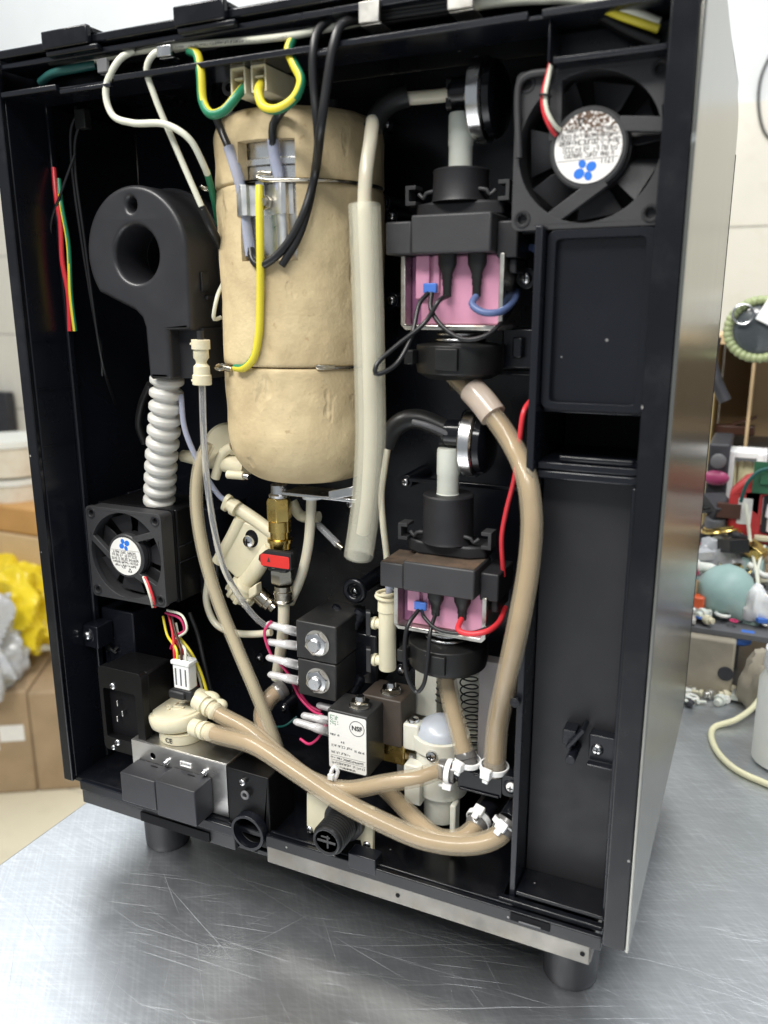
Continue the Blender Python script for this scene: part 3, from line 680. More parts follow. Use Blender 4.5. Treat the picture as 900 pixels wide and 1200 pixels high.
# spring wire that holds the shells
zc = z_s1+.1
mb = MB(); p = arc(318, 446, zc, BR+.4, 16)
e = on_boiler(303, 209, -.5); e2 = on_boiler(303, 203.5, -.5); e3 = on_boiler(318, 203.5, .3)
mb.tube([e3, e2+Vector((0,0,.2)), Vector((e.x-1.2, e.y, (e.z+e2.z)/2)), e]+p, 1.0, n=10); finish('spring_clip', mb, M['nickel'], boil)
l = on_boiler(246, 221, 1)
finish('spring_clip', MB().ring(l+Vector((-2, -1, 0)), Vector((.2,.3,1)), 2.4, .55), M['nickel'], boil)
zc = z_s2
mb = MB(); p = arc(372, 446, zc, BR+.3, 12); a_ = on_boiler(370, 429.5, .3); mb.tube([on_boiler(392, 429.5, .5), a_]+p, .9, n=10); finish('spring_clip', mb, M['nickel'], boil)
lg = on_boiler(268, 431, .5)
finish('earth_lug', MB().ring(lg+Vector((-3.2, -1.5, .4)), Vector((.15,-.35,1)), 2.6, .8, 24, 8).tube([lg+Vector((-1.2,-1.6,.2)), lg+Vector((3.5,-2.2,-.6))], 1.5, n=10), M['nickel'], boil)
# top fittings peeping over the rim
for px, py in ((388, 100), (270, 108)):
    c = A(px, py, 60); finish('top_fitting', MB().hexa((c.x, 60, z_top-8), Z, 8, 12).cyl((c.x, 60, z_top+4), (c.x, 60, z_top+9), 5, n=20), M['matte'] if px > 300 else M['steel'], boil)
c = A(268, 102, 50); finish('spade_lug', MB().plate(circ(0, 0, 4, 24, .5, 5.2)+circ(0, 0, 2, 24, .5, 5.2)[::-1], o=c, d0=0, d1=.8), M['lightgrey'], boil)
# safety thermostats under a metal bracket, on the tank
zb1, zb0 = AC(313, 216, BX, BY, BR-3).z, AC(313, 252, BX, BY, BR-3).z
def tank_pt(px, py, lift): return AC(px, py, BX, BY, R2+lift)
mb = MB()
cols = []
for px, lift in ((275.5, 4.2), (277.5, 6.2), (283, 7.2), (289, 6.0), (292.5, 3.6), (298, 2.6), (315, 2.4), (319, 3.4), (323, 5.8), (329, 7.2), (335, 6.2), (338.5, 4.0), (344, 3.6)): cols.append((tank_pt(px, 234, lift), tank_pt(px, 234, lift-.9)))
vs = []; n = len(cols)
for zz in (zb0, zb1):
    for k in (0, 1):
        for c in cols: vs.append((c[k].x, c[k].y, zz+(0 if k else 0)))
fs = []
for i in range(n-1):
    fs += [(i, i+1, 2*n+i+1, 2*n+i), (n+i+1, n+i, 3*n+i, 3*n+i+1), (i+1, i, n+i, n+i+1), (2*n+i, 2*n+i+1, 3*n+i+1, 3*n+i)]
fs += [(0, 2*n, 3*n, n), (n-1, 2*n-1, 4*n-1, 3*n-1)]
finish('holding_bracket', mb.add(vs, fs), M['satin'], boil, .15)
c = tank_pt(313, 238, 3.0); finish('bracket_nut', MB().hexa(c, (c-Vector((BX, BY, c.z))).normalized(), 3.2, 2.6).cyl(c, c+(c-Vector((BX,BY,c.z))).normalized()*4, 1.6), M['nickel'], boil)
finish('earth_tab', MB().obox(tank_pt(305, 226, 3.6)+Vector((0,0,0)), X, Z, Y, 2.2, 4.5, .4), M['steel'], boil, .15)
# thermal fuses
tf = thing('thermal_fuse', 'bluish clear sleeved thermal fuse clamped at the edge of the boiler cutout', 'thermal fuse', tank_pt(284, 300, 3), 'thermal fuses clamped on the boiler tank')
finish('sleeve', MB().tube([on_boiler(268, 172, 1), tank_pt(277, 200, 5.5), tank_pt(283, 222, 4.2), tank_pt(288, 260, 3), tank_pt(294, 300, 3)], 2.5, n=14), M['bluish'], tf)
finish('wire', MB().tube([A(250, 100, 42), A(252, 135, 14), on_boiler(259, 152, 1.2), on_boiler(267, 171, 1.2), on_boiler(269, 176, 1.0)], 1.75), M['w_black'], tf)
tf = thing('thermal_fuse', 'bluish clear sleeved thermal fuse in the middle of the boiler cutout', 'thermal fuse', tank_pt(330, 290, 3), 'thermal fuses clamped on the boiler tank')
finish('sleeve', MB().tube([tank_pt(319.5, 163, 7), tank_pt(322, 185, 5), tank_pt(327, 210, 4.2), tank_pt(330, 240, 3.6)], 2.5, n=14), M['bluish'], tf)
finish('fuse_tube', MB().tube([tank_pt(330, 240, 3.4), tank_pt(332, 262, 2.8), tank_pt(334, 292, 2.6)], 2.9, n=14), M['satin'], tf)
finish('wire', MB().tube([A(338, 122, 9), on_boiler(328, 133, 1.6), on_boiler(320, 147, 1.6), tank_pt(319.5, 163, 8), tank_pt(319.6, 170, 7)], 1.8), M['w_black'], tf)
# wires near the boiler
def wire(label, pts, r, m, mifn=None, group=None, cat='wire', name='wire', n=10, wob=0):
    mb = MB().tube(pts, r, n=n, step=1.6, mifn=mifn, wob=wob)
    return solo(name, mb, [M[q] for q in (m if isinstance(m, tuple) else (m,))], label, cat, group)
def two_tone(turn=0., share=.4, tw=.02): return lambda i, j: 1 if ((j/12+turn+i*tw) % 1) < share else 0
b0 = on_boiler(299, 428, 1.5)
wire('yellow and green earth wire running straight down the boiler face', [tank_pt(304, 218, 5), tank_pt(304, 235, 6.5), on_boiler(305, 290, 3.0), on_boiler(305, 350, 2.0), on_boiler(303, 395, 2.0), on_boiler(297, 420, 2.2), on_boiler(286, 431, 2.2), on_boiler(276, 431, 1.4)], 1.8, ('w_yellow', 'w_green'), two_tone(.92, .3, .004), n=12)
wire('yellow and green earth wire looping into the front cream terminal housing', [A(343, 46, 7), A(338, 58, 5), A(345, 76, 3), A(353, 95, 2), A(345, 115, 1), A(325, 128, 0), A(308, 124, 2), A(303, 108, 4), A(309, 93, 13)], 1.95, ('w_yellow', 'w_green'), two_tone(.72, .3, .006), n=12)
wire('yellow and green earth wire with a low green bend beside the white wires', [A(222, 60, 7), A(231, 64, 4), A(235, 85, 2), A(238, 120, 1), A(248, 134, 0), A(262, 130, 2), A(278, 112, 5), A(290, 97, 13)], 1.95, ('w_yellow', 'w_green'), two_tone(.12, .42, .003), n=12)
for i, (px, py, lb) in enumerate(((288, 98, 'cream terminal housing holding the green bent earth wire above the boiler'), (312, 95, 'cream terminal housing holding the yellow looped earth wire above the boiler'))):
    c = A(px, py, 12)
    mb = MB().plate(rrect(-4.2, 3.2, -5.2, 5.2, .6), [rrect(-3.4, 2.4, -4.3, 4.4, .4)], o=c, d0=-5, d1=18).box(c.x-3.3, c.x+2.3, c.y+3, c.y+15, c.z-4.2, c.z+4.3).box(c.x-2.4, c.x+1.5, c.y-4.6, c.y+9, c.z+.4, c.z+1.2)
    solo('terminal_housing', mb, M['cream'], lb, 'terminal', 'terminal housings above the boiler', .25)
cab = [A(392, 20, 9), A(374, 34, 4), A(367, 60, 1), A(368, 105, 1), A(372, 150, 2), on_boiler(371, 185, 3), on_boiler(362, 240, 3.4), on_boiler(349, 280, 2.6), on_boiler(336, 302, 2.2), on_boiler(330, 311, 2)]
wire('black cable in front of the boiler ending behind the cutout corner', cab, 1.75, 'w_black', group='black cables hanging in front of the boiler', cat='cable', name='cable')
wire('black cable in front of the boiler curling back up into the cutout', [A(420, 22, 8), A(400, 29, 2), A(391, 52, -1), A(383, 100, -2), A(376, 150, -1), on_boiler(369, 205, 4.5), on_boiler(356, 250, 4), on_boiler(337, 285, 3), on_boiler(318, 305, 2.6), on_boiler(304, 311, 2), tank_pt(296, 303, 5), tank_pt(294, 292, 3.4)], 1.85, 'w_black', group='black cables hanging in front of the boiler', cat='cable', name='cable')
# fittings under the boiler
c = A(372, 576, 40); finish('outlet_bracket', MB().box(A(330,574,34).x, A(417,574,34).x, 34, 52, z_bot-7.5, z_bot-6).obox(A(400,578,33.5), Vector((.96,0,.25)), Z, Y, 7, 2.2, .6), M['steel'], boil, .2)
# ================================================================== pumps
def pump(O, w, coil_h, cover_h, dusty, label, z_neck, damper_px, outlet_top, R):
    """O: lower front edge of the coil frame, in its middle; x across, y into the machine, z up"""
    x, y, z = O
    P = thing('pump', label, 'pump', O, 'vibration pumps')
    h = w/2
    # U-shaped steel frame
    finish('coil_frame', MB().plate([(-h, coil_h), (-h, 2), (-h+2, 0), (h-2, 0), (h, 2), (h, coil_h), (h-2, coil_h), (h-2, 2.6), (h-2.6, 2), (-h+2.6, 2), (-h+2, 2.6), (-h+2, coil_h)], o=(x, y, z), d0=0, d1=26), M['zinc'], P, .3)
    c0, c1 = -h+7.5, h-2.2
    finish('coil', MB().box(x+c0, x+c1, y+4, y+26, z+2.1, z+coil_h), M['pink'], P, .8)
    finish('coil_side', MB().box(x-h+2.1, x+c0-.2, y+7, y+25.5, z+2.1, z+coil_h), M['pinkdark'], P, .5)
    finish('coil_rib', MB().box(x+c0-1.6, x+c0+4.6, y+2, y+3.9, z+coil_h*.42, z+coil_h).box(x+c0+6.2, x+c0+9.0, y+2.4, y+3.9, z+coil_h*.5, z+coil_h), M['pink'], P, .4)
    cp = finish('diode_clip', MB().box(x+c0+2.6, x+c0+8.6, y+.2, y+1.9, z+coil_h*.5, z+coil_h*.5+4), M['blueclip'], P, .4)
    boots = []
    for k, bx in enumerate((x-2.2, x+10.8)):
        mb = MB().lathe((bx, y+1.4, z+coil_h+1), -Z, [(0, 4.1), (5, 4.0), (8, 2.6), (9, 2.2), (10.5, 2.4), (11, 2.0), (13, 2.1), (13.6, 1.8), (coil_h*.58, 1.9), (coil_h*.58+.5, 1.1)], 18)
        for v in range(len(mb.v)): mb.v[v].y = y+1.4+(mb.v[v].y-y-1.4)*.6
        finish('terminal_boot', mb, M['rubber'], P); boots.append(Vector((bx, y+1.4, z+coil_h+1-coil_h*.58)))
    zc = z+coil_h+.2
    # cover: main block, a lower stepped wing at its side
    m = M['grey']
    finish('cover', MB().box(x-h+7, x+h-4, y-6, y+18, zc, zc+cover_h), m, P, .9)
    if dusty: finish('dust_layer', MB().box(x-h+7.8, x+h-4.8, y-5.2, y+17, zc+cover_h+.03, zc+cover_h+.12).box(x-h-4.4, x-h+6.2, y-4.4, y+16.4, zc+cover_h*.86+.03, zc+cover_h*.86+.12), dusty, P)
    finish('cover_wing', MB().box(x-h-5, x-h+6.8, y-5, y+17, zc, zc+cover_h*.86), m, P, .8)
    finish('cover_end', MB().box(x+h-3.8, x+h+5, y+1, y+24, zc-2, zc+cover_h*.8).box(x+h+.6, x+h+4, y+4, y+22, zc-8, zc-2.1), M['matte'], P, .8)
    # collar and neck
    ny = y+15; nx = x-1.8; zt = zc+cover_h
    finish('collar', MB().plate([(-19,-3),(-12,-7.5),(13,-7.5),(20,-3),(20,10),(-19,10)], o=(nx, ny, zt+.1), U=X, V=Y, N=Z, d0=0, d1=6), M['matte'], P, 1)
    finish('neck', MB().lathe((nx, ny, zt+6.2), Z, [(0, 12.5), (1.5, 11.9), (z_neck-8, 11.6), (z_neck-7, 11.9), (z_neck-6.3, 11.3), (z_neck-6.2, 6)], 44), M['matte'], P)
    for sx in (-1, 1):
        e = nx+sx*20.5; zz = zt+9.5
        finish('spring_latch', MB().plate([(-2.4,-4),(2.4,-4),(2.4,-2.4),(-.8,-2.4),(-.8,2.4),(2.4,2.4),(2.4,4),(-2.4,4)] if sx < 0 else [(2.4,-4),(-2.4,-4),(-2.4,-2.4),(.8,-2.4),(.8,2.4),(-2.4,2.4),(-2.4,4),(2.4,4)], o=(e, ny-6, zz), d0=0, d1=8).tube([Vector((e-sx*3.5, ny-5, zz+.5)), Vector((e-sx*6, ny-5.5, zz-1.4)), Vector((e-sx*7.2, ny-6, zz+.4)), Vector((e-sx*10.5, ny-6, zz+1))], .9, n=8), M['grey'], P, .2)
    zo = zt+z_neck
    finish('outlet', MB().lathe((nx, ny-1, zo-2), Z, [(0, 5.3), (2, 5.3), (2.3, 5.0), (outlet_top*.5, 5.0), (outlet_top*.5+.5, 5.25), (outlet_top+1, 5.2), (outlet_top+2, 4.8), (outlet_top+2.01, 2)], 26), M['palegrey'], P)
    # pulsation damper: a disc standing on edge, silver rim
    d = A(*damper_px, ny); d = Vector((d.x, ny, d.z))
    dm = finish('damper', MB().lathe(d+X*3.6, X, [(0, R-1.4), (2.6, R-1.8), (4.4, R-4), (4.8, R-9), (4.81, .1)], 48), M['gloss'], P)
    finish('damper_rim', MB().lathe(d+X*-3.2, X, [(0, R-4), (0, R-1), (.8, R), (5.6, R), (6.4, R-.8), (6.4, R-2)], 56, caps=False), M['steel'], dm)
    finish('damper_body', MB().lathe(d+Z*4+X*-3.4, -X, [(0, R-4.2), (.4, R-4.2), (.5, 6.2), (9.2, 6), (9.6, 4.2), (11, 4.2)], 32).cyl(d+Z*-5+X*-3.4, d+Z*-5+X*-9.5, 2.3), M['gloss'], dm)
    finish('hose_clip', MB().plate(rrect(-2, 2, -6.4, 6.4, 1.9), [rrect(-.9, .9, -5.2, 5.2, .8)], o=d+Z*4+X*-14.6, U=Y, V=Z, N=X, d0=-1.2, d1=1.2), M['rubber'], dm, .3)
    # base below the coil
    bz = z-.3
    finish('spring_washer', MB().ring((x, y+13, bz-1.6), Z, 9.5, .8).ring((x, y+13, bz-4), Z, 10.5, .8), M['steel'], P)
    finish('base_cup', MB().lathe((x, y+13, bz-5), -Z, [(0, 12), (1, 19), (9, 19.3), (13, 18.6), (15.5, 14), (15.6, 1)], 44).box(x-19, x-15, y-5, y+2, bz-14, bz-8).box(x-4, x+6, y-7.6, y-5, bz-16, bz-7), M['rubber'], P, .4)
    finish('inlet', MB().cyl((x, y+13, bz-26), (x, y+13, bz-20), 4.6, n=22), M['rubber'], P)
    return P, d, boots, Vector((x+c0+5.6, y+.8, z+coil_h*.5)), (nx, ny, zo)
PD = 24
dust = mat('dark_grey_plastic_with_brown_dust', (.085,.06,.042), .75, bump=.1, bscale=900, var=.3, vscale=150, dirt=(.17,.10,.06), dirt_amt=.9, dirt_scale=70)
o1 = A(527.5, 387, PD); cb = A(527, 297, PD-6).z; ct = A(530, 250, PD-6).z
w1 = A(588, 340, PD).x-A(468, 340, PD).x
P1, d1, boots1, clip1, n1 = pump((o1.x, PD, o1.z), w1, cb-o1.z, ct-cb, None, 'upper pump with its clean grey cover and pink coil beside the round fan', A(535, 199, PD+13).z-ct, (567, 118), A(537, 133, PD+12).z-A(537, 199, PD+12).z, 16.2)
o2 = A(514, 745, PD); cb2 = A(510, 698, PD-6).z; ct2 = A(515, 664, PD-6).z
P2, d2, boots2, clip2, n2 = pump((o2.x, PD, o2.z), w1, cb2-o2.z, ct2-cb2, dust, 'lower pump with brown dust on top of its cover and a pink coil', A(525, 577, PD+13).z-ct2-1, (555, 519), A(527, 528, PD+12).z-A(527, 582, PD+12).z, 15.2)
# wires of the pumps
def V3(p, dx=0, dy=0, dz=0): return p+Vector((dx, dy, dz))
wire('black wire hanging in a long loop below the upper pink coil', [V3(boots1[0]), A(515, 352, 20), A(498, 378, 17), A(465, 405, 9), A(441, 428, 2), A(440, 438, 1), A(462, 429, 7), A(482, 395, 14), A(492, 355, 21), V3(clip1, -.8)], 1.0, 'w_black')
wire('black wire curving under the upper pink coil to the wall', [V3(clip1, .8), A(505, 362, 21), A(520, 384, 18), A(545, 398, 17), A(572, 392, 19), A(596, 366, 30), A(607, 338, 45), A(607, 322, 60)], 1.0, 'w_black')
wire('blue wire curving from the upper pink coil to the wall', [V3(boots1[1]), A(553, 356, 22), A(566, 366, 19), A(584, 366, 21), A(601, 354, 32), A(608, 330, 55)], 1.5, 'w_blue')
wire('blue wire end coming out beside the fan corner', [A(612, 298, 50), A(619, 290, 44), A(628, 293, 40), A(636, 306, 38)], 1.5, 'w_blue')
wire('black wire hanging in a narrow loop below the lower pink coil', [V3(boots2[0]), A(504, 742, 18), A(501, 775, 15), A(496, 803, 14), A(488, 811, 14), A(478, 795, 14), A(474, 765, 15), A(478, 733, 18), V3(clip2, -.8)], 1.0, 'w_black')
wire('black wire running under the lower pink coil beside the red one', [V3(clip2, .8), A(497, 723, 20), A(510, 736, 18), A(532, 742, 17), A(556, 741, 18), A(575, 734, 24)], .9, 'w_black')
wire('red wire leaving the lower pink coil towards the tan hose', [V3(boots2[1]), A(537, 738, 18), A(550, 743, 16), A(570, 740, 18), A(584, 730, 26), A(592, 712, 38)], 1.35, 'w_red')
wire('red wire hanging along the partition behind the tan hose', [A(632, 464, 34), A(624, 468, 28), A(614, 482, 20), A(609, 515, 20), A(603, 560, 24), A(593, 600, 28), A(588, 630, 30), A(590, 675, 34)], 1.1, 'w_red')
# damper hoses
e1 = d1+Z*4+X*-13
hh = thing('damper_hose', 'black elbow hose with a pale end joining the upper pump damper', 'hose', A(440, 160, 34), 'elbow hoses of the pump dampers')
finish('pale_end', MB().tube([V3(e1, 2), V3(e1, -5, 0, -.3), A(472, 116, 36)], 2.7, n=16), M['milky'], hh)
finish('black_sleeve', MB().tube([A(478, 113, 36), A(462, 118, 34), A(446, 131, 31), A(437, 150, 28)], 4.3, n=16), M['rubber'], hh)
hh2 = thing('damper_hose', 'black elbow hose joining the lower pump damper behind the milky tube', 'hose', A(455, 520, 34), 'elbow hoses of the pump dampers')
finish('black_sleeve', MB().tube([V3(d2+Z*4+X*-12, 2), A(490, 491, 36), A(472, 494, 34), A(459, 506, 33), A(452, 524, 32)], 4.6, n=16), M['rubber'], hh2)
finish('inner_fitting', MB().tube([V3(d2+Z*4+X*-12, 2.5, -4.2, -.4), A(500, 498, 29.5), A(484, 494, 30)], 1.2, n=10), M['lightgrey'], hh2)
# big milky tube
tb = thing('silicone_tube', 'long thick milky tube hanging with an open lower end beside the boiler', 'tube', A(422, 650, 12))
finish('outer_tube', MB().tube([(427, 240, 12), (430, 320, 10), (433, 430, 9), (434, 520, 9), (429, 590, 10), (420, 652, 12)], lambda u: 6.7, n=28, caps=False).tube([(427, 240, 12), (430, 320, 10), (433, 430, 9), (434, 520, 9), (429, 590, 10), (420, 652, 12)], lambda u: 5.2, n=24, caps=False), M['milkshell'], tb)
finish('inner_tube', MB().tube([A(437, 141, 27), A(434, 165, 20), A(429, 200, 14), A(427, 238, 12), A(430, 320, 10), A(433, 430, 9), A(434, 520, 9), A(430, 590, 10), A(425, 625, 11)], 2.9, n=16), M['milky'], tb)

# ================================================================== fans
def fan(c, S, depth, blades, label, hub_ang, flip, rh, arms, dirty):
    """square axial fan facing out of the machine; c = middle of its front face"""
    F = thing('fan', label, 'fan', (c.x, c.y, c.z-S/2))
    h = S/2; k = h*.85
    finish('frame', MB().plate(rrect(-h, h, -h, h, S*.05), [circ(0, 0, h*.93, 60)]+[circ(sx*k, sz*k, S*.035, 16) for sx in (-1, 1) for sz in (-1, 1)], o=c, d0=0, d1=3).plate(rrect(-h*.985, h*.985, -h*.985, h*.985, S*.05), [circ(0, 0, h*.95, 60)], o=c, d0=3.1, d1=depth), M['grey'] if S > 50 else M['deep'], F, .4)
    finish('backing', MB().box(c.x-h, c.x+h, c.y+depth+.3, c.y+depth+1.5, c.z-h, c.z+h), M['void'], F)
    for sx in (-1, 1):
        for sz in (-1, 1):
            finish('corner_boss', MB().ring((c.x+sx*k, c.y+.2, c.z+sz*k), Y, S*.05, S*.012, 20, 6).cyl((c.x+sx*k, c.y+2.2, c.z+sz*k), (c.x+sx*k, c.y+2.8, c.z+sz*k), S*.05), M['matte'], F)
    finish('hub', MB().lathe(c+Y*.2, Y, [(0, rh*.86), (0, rh*1.1), (.6, rh*1.16), (4, rh*1.16), (4, rh)], 48, caps=False).cyl(c+Y*.5, c+Y*1.2, rh*1.1, n=40), M['grey'] if S > 50 else M['matte'], F)
    finish('rotor', MB().cyl(c+Y*5, c+Y*(depth-2), rh*1.2, n=40), M['matte'], F)
    for i in range(blades):
        a = 2*math.pi*i/blades+hub_ang; mb = MB(); vs = []
        for r_ in (rh*1.15, h*.6, h*.9):
            for sd, yy in ((-1, 6.0), (1, depth-3)):
                t = a+sd*(.34 if r_ > rh*1.2 else .3)+.12*(r_/h)
                for th in (0, .9): vs.append((c.x+r_*math.cos(t), c.y+yy+th, c.z+r_*math.sin(t)))
        fs = []
        for q in (0, 4):
            fs += [(q, q+2, q+6, q+4), (q+1, q+5, q+7, q+3), (q, q+4, q+5, q+1), (q+2, q+3, q+7, q+6)]
        fs += [(0, 1, 3, 2), (8, 10, 11, 9)]
        finish('blade', mb.add(vs, fs), M['matte'], F, .2)
    for a0_, a1_, w_ in arms:
        p = Vector((c.x+rh*1.05*math.cos(a0_), c.y+1.9, c.z+rh*1.05*math.sin(a0_))); q = Vector((c.x+h*.98*math.cos(a1_), c.y+1.9, c.z+h*.98*math.sin(a1_)))
        D = (q-p); Ln = D.length/2; D.normalize()
        finish('arm', MB().obox((p+q)/2, D, Y.cross(D), Y, Ln, w_/2, 1.6), M['grey'] if S > 50 else M['matte'], F, .3)
    lm = M['label']
    if dirty:
        lm, nt, b = nmat('fan_label_speckled_brown'); N = nt.nodes; L = nt.links
        tc = N.new('ShaderNodeTexCoord'); n = N.new('ShaderNodeTexNoise'); n.inputs['Scale'].default_value = 700; n.inputs['Detail'].default_value = 5; n.inputs['Roughness'].default_value = .7
        n2 = N.new('ShaderNodeTexNoise'); n2.inputs['Scale'].default_value = 90; n2.inputs['Detail'].default_value = 2
        L.new(tc.outputs['Object'], n.inputs['Vector']); L.new(tc.outputs['Object'], n2.inputs['Vector'])
        sx = N.new('ShaderNodeSeparateXYZ'); L.new(tc.outputs['Object'], sx.inputs[0])
        g = N.new('ShaderNodeMapRange'); z0 = S/2*MM; g.inputs[1].default_value = z0-.005; g.inputs[2].default_value = z0+.007; g.inputs[3].default_value = -.22; g.inputs[4].default_value = .10; L.new(sx.outputs[2], g.inputs[0])
        ad = N.new('ShaderNodeMath'); L.new(n.outputs['Fac'], ad.inputs[0]); L.new(g.outputs[0], ad.inputs[1])
        ad2 = N.new('ShaderNodeMath'); ad2.operation = 'MULTIPLY_ADD'; ad2.inputs[1].default_value = .45; L.new(n2.outputs['Fac'], ad2.inputs[0]); L.new(ad.outputs[0], ad2.inputs[2])
        r = N.new('ShaderNodeMapRange'); r.inputs[1].default_value = .77; r.inputs[2].default_value = .85; L.new(ad2.outputs[0], r.inputs[0])
        mx = N.new('ShaderNodeMix'); mx.data_type = 'RGBA'; mx.inputs['A'].default_value = (.75,.73,.70,1); mx.inputs['B'].default_value = (.10,.055,.03,1); L.new(r.outputs[0], mx.inputs['Factor']); L.new(mx.outputs['Result'], b.inputs['Base Color']); b.inputs['Roughness'].default_value = .45
    lab = finish('label_disc', MB().cyl(c+Y*-.12, c+Y*.4, rh, n=56), lm, F)
    sg = -1 if flip else 1
    U, V = X*sg, Z*sg
    e = c+V*(rh*.62)+U*(rh*(.0 if not flip else .05))
    # blue four-lobed propeller emblem
    mb = MB()
    for i, (a, s) in enumerate(((.5, 1), (2.1, .8), (3.6, .95), (5.2, .75))):
        q = e+(U*math.cos(a)+V*math.sin(a))*rh*.2
        u_ = U*math.cos(a)+V*math.sin(a); v_ = U*-math.sin(a)+V*math.cos(a)
        mb.plate(circ(0, 0, rh*.165*s, 18, rz=rh*.145*s), o=q-Y*.2, U=u_, V=v_, N=Y, d0=0, d1=.06)
    finish('emblem', mb, M['bluelogo'], lab)
    mb = MB(); random.seed(5)
    for row, (zz, hh_) in enumerate(((.20, .11), (.03, .13), (-.16, .13), (-.33, .10), (-.50, .09))):      # illegible small print
        L_ = math.sqrt(max(.05, .84-zz*zz)); ins = random.uniform(0, .22) if row != 2 else 0
        print_row(mb, c+V*(rh*zz)-Y*.17, U, V, -rh*(L_-ins), rh*(L_-ins), rh*hh_, rh*.014)
    mb.obox(c+V*(rh*.32)-Y*.17, (U+V*.03).normalized(), V, Y, rh*.9, rh*.008, .03)
    finish('small_print', mb, M['faint'], lab)
    tri = c+V*(rh*-.72)+U*(rh*.25)
    finish('warning_mark', MB().plate([(-.13*rh, -.1*rh), (.13*rh, -.1*rh), (0, .14*rh)], [[(-.07*rh, -.065*rh), (.07*rh, -.065*rh), (0, .07*rh)]], o=tri-Y*.2, U=U, V=V, N=Y, d0=0, d1=.06), M['print'], lab)
    return F, lab, U, V
c = A(689, 173, 14); S1 = 55.5
rad = math.radians
f1, lab1, U1, V1 = fan(c, S1, 15, 7, 'large square fan whose brown speckled label sits upside down', .3, True, 12.2, ((rad(35), rad(12), 5), (rad(-60), rad(-118), 5.2), (rad(165), rad(118), 4.5)), True)
text('1711', 2.6, c+U1*-7.2+V1*4.6, U1, V1, M['print'], lab1, lift=-.18 if False else .2)
solo('wire', MB().tube([A(648, 62, 12), A(641, 90, 10), A(636, 112, 9), A(637, 130, 9), A(645, 150, 10), A(651, 158, 13.2)], .8), M['w_red'], 'red lead of the large fan held by a tie', 'wire', 'leads of the large fan')
solo('wire', MB().tube([A(648, 66, 11), A(643, 90, 9.5), A(639, 112, 8.5), A(641, 130, 8.5), A(650, 147, 10), A(656, 152, 13.2)], .8), M['w_white'], 'white lead of the large fan held by a tie', 'wire', 'leads of the large fan')
solo('wire', MB().tube([A(650, 70, 12), A(645, 92, 11), A(641, 112, 10), A(643, 132, 10.2), A(653, 150, 13.2)], .7), M['w_black'], 'black lead of the large fan held by a tie', 'wire', 'leads of the large fan')
cc = A(639, 112, 8.8); solo('cable_tie', MB().ring((cc.x, cc.y, cc.z), Vector((.2,0,1)), 1.9, .45, 20, 8), M['rubber'], 'black tie round the leads of the large fan', 'cable tie')
FY = 22
c = A(147, 652, FY)
S2 = A(190, 650, FY).x-A(104, 650, FY).x
f2, lab2, U2, V2 = fan(c, S2, 10, 7, 'small square fan with a clean white label below the ribbed hose', .9, False, S2*.205, ((rad(60), rad(35), 3.4), (rad(-60), rad(-40), 4.0), (rad(190), rad(160), 3.4)), False)
text('CE', 2.2, c+U2*-1.6+V2*-6.3, U2, V2, M['print'], lab2, lift=.2)
fb = thing('fan_box', 'black box behind the small fan with ribs on its side', 'duct box', (c.x, FY+22, c.z-S2/2))
finish('body', MB().box(c.x-S2/2+.5, c.x+S2/2+.8, FY+12, FY+46, c.z-S2/2, c.z+S2/2), M['deep'], fb, .8)
for dz_ in (-4, 5): finish('rib', MB().box(c.x+S2/2+.9, c.x+S2/2+1.6, FY+12, FY+26, c.z+dz_, c.z+dz_+1), M['wallblack'], fb, .2)
finish('side_box', MB().box(c.x+S2/2+1, c.x+S2/2+14, FY+28, FY+60, c.z-S2/2-2, c.z+S2/2-2), M['wallblack'], fb, 1)
finish('duct_collar', MB().lathe((A(190, 598, FY+24).x, FY+24, c.z+S2/2), Z, [(-.2, 11), (1.2, 10.6), (1.4, 8)], 36), M['gloss'], fb)
wire('white lead of the small fan dropping over its frame', [A(168, 676, 22), A(172, 686, 20), A(177, 702, 20), A(179, 711, 24)], .8, 'w_white', group='leads of the small fan')
wire('red lead of the small fan dropping over its frame', [A(170, 676, 22), A(174.5, 686, 20.5), A(180, 702, 20.5), A(182, 711, 24)], .8, 'w_red', group='leads of the small fan')
# ================================================================== ring shaped duct housing with the ribbed hose
RD = 20
def XZ(px, py, d=RD): p = A(px, py, d); return (p.x, p.z)
c = A(160, 298, RD); rc = (A(216, 297, RD).x-A(104, 297, RD).x)/2
cc_ = (A(104, 297, RD).x+rc, A(159, 297, RD).z)
rt = A(157, 219, RD).z-cc_[1]+1.2; rc += 1.4
dh = thing('duct_housing', 'dark grey ring shaped plastic housing with a round opening beside the boiler', 'duct housing', (cc_[0], RD+14, A(195, 445, RD).z))
xr_ = cc_[0]+rc; xn0 = A(170, 400, RD).x; xn1 = A(199, 420, RD).x; zs_ = A(200, 386, RD).z; zl_ = A(185, 445, RD).z
th0 = -math.pi+math.acos(min(.99, (cc_[0]-xn0)/rc*1.0))
outl = [(xr_, zs_+1)]+[(cc_[0]+rc*math.cos(t), cc_[1]+rt*math.sin(t)) for t in [i*math.radians(215)/40 for i in range(41)]]
outl += [(xn0-5.5, zs_+9), (xn0-1.5, zs_+5.5), (xn0, zs_+1), (xn0+.5, zl_+1.5), (xn0+2, zl_), (xn1-1.5, zl_), (xn1, zl_+1.5), (xn1, zs_-.5), (xr_-1, zs_-.5)]
hc = XZ(159, 298); hr = (A(186.5, 298, RD).x-A(131.5, 298, RD).x)/2-1.2
sc_ = XZ(153, 239.5)
finish('face', MB().rplate(outl, [circ(hc[0], hc[1], hr, 48), circ(sc_[0], sc_[1], 2.8, 22, rz=3.3)], o=(0, RD, 0), d0=0, d1=24, r=2.6), M['duct'], dh, 0)
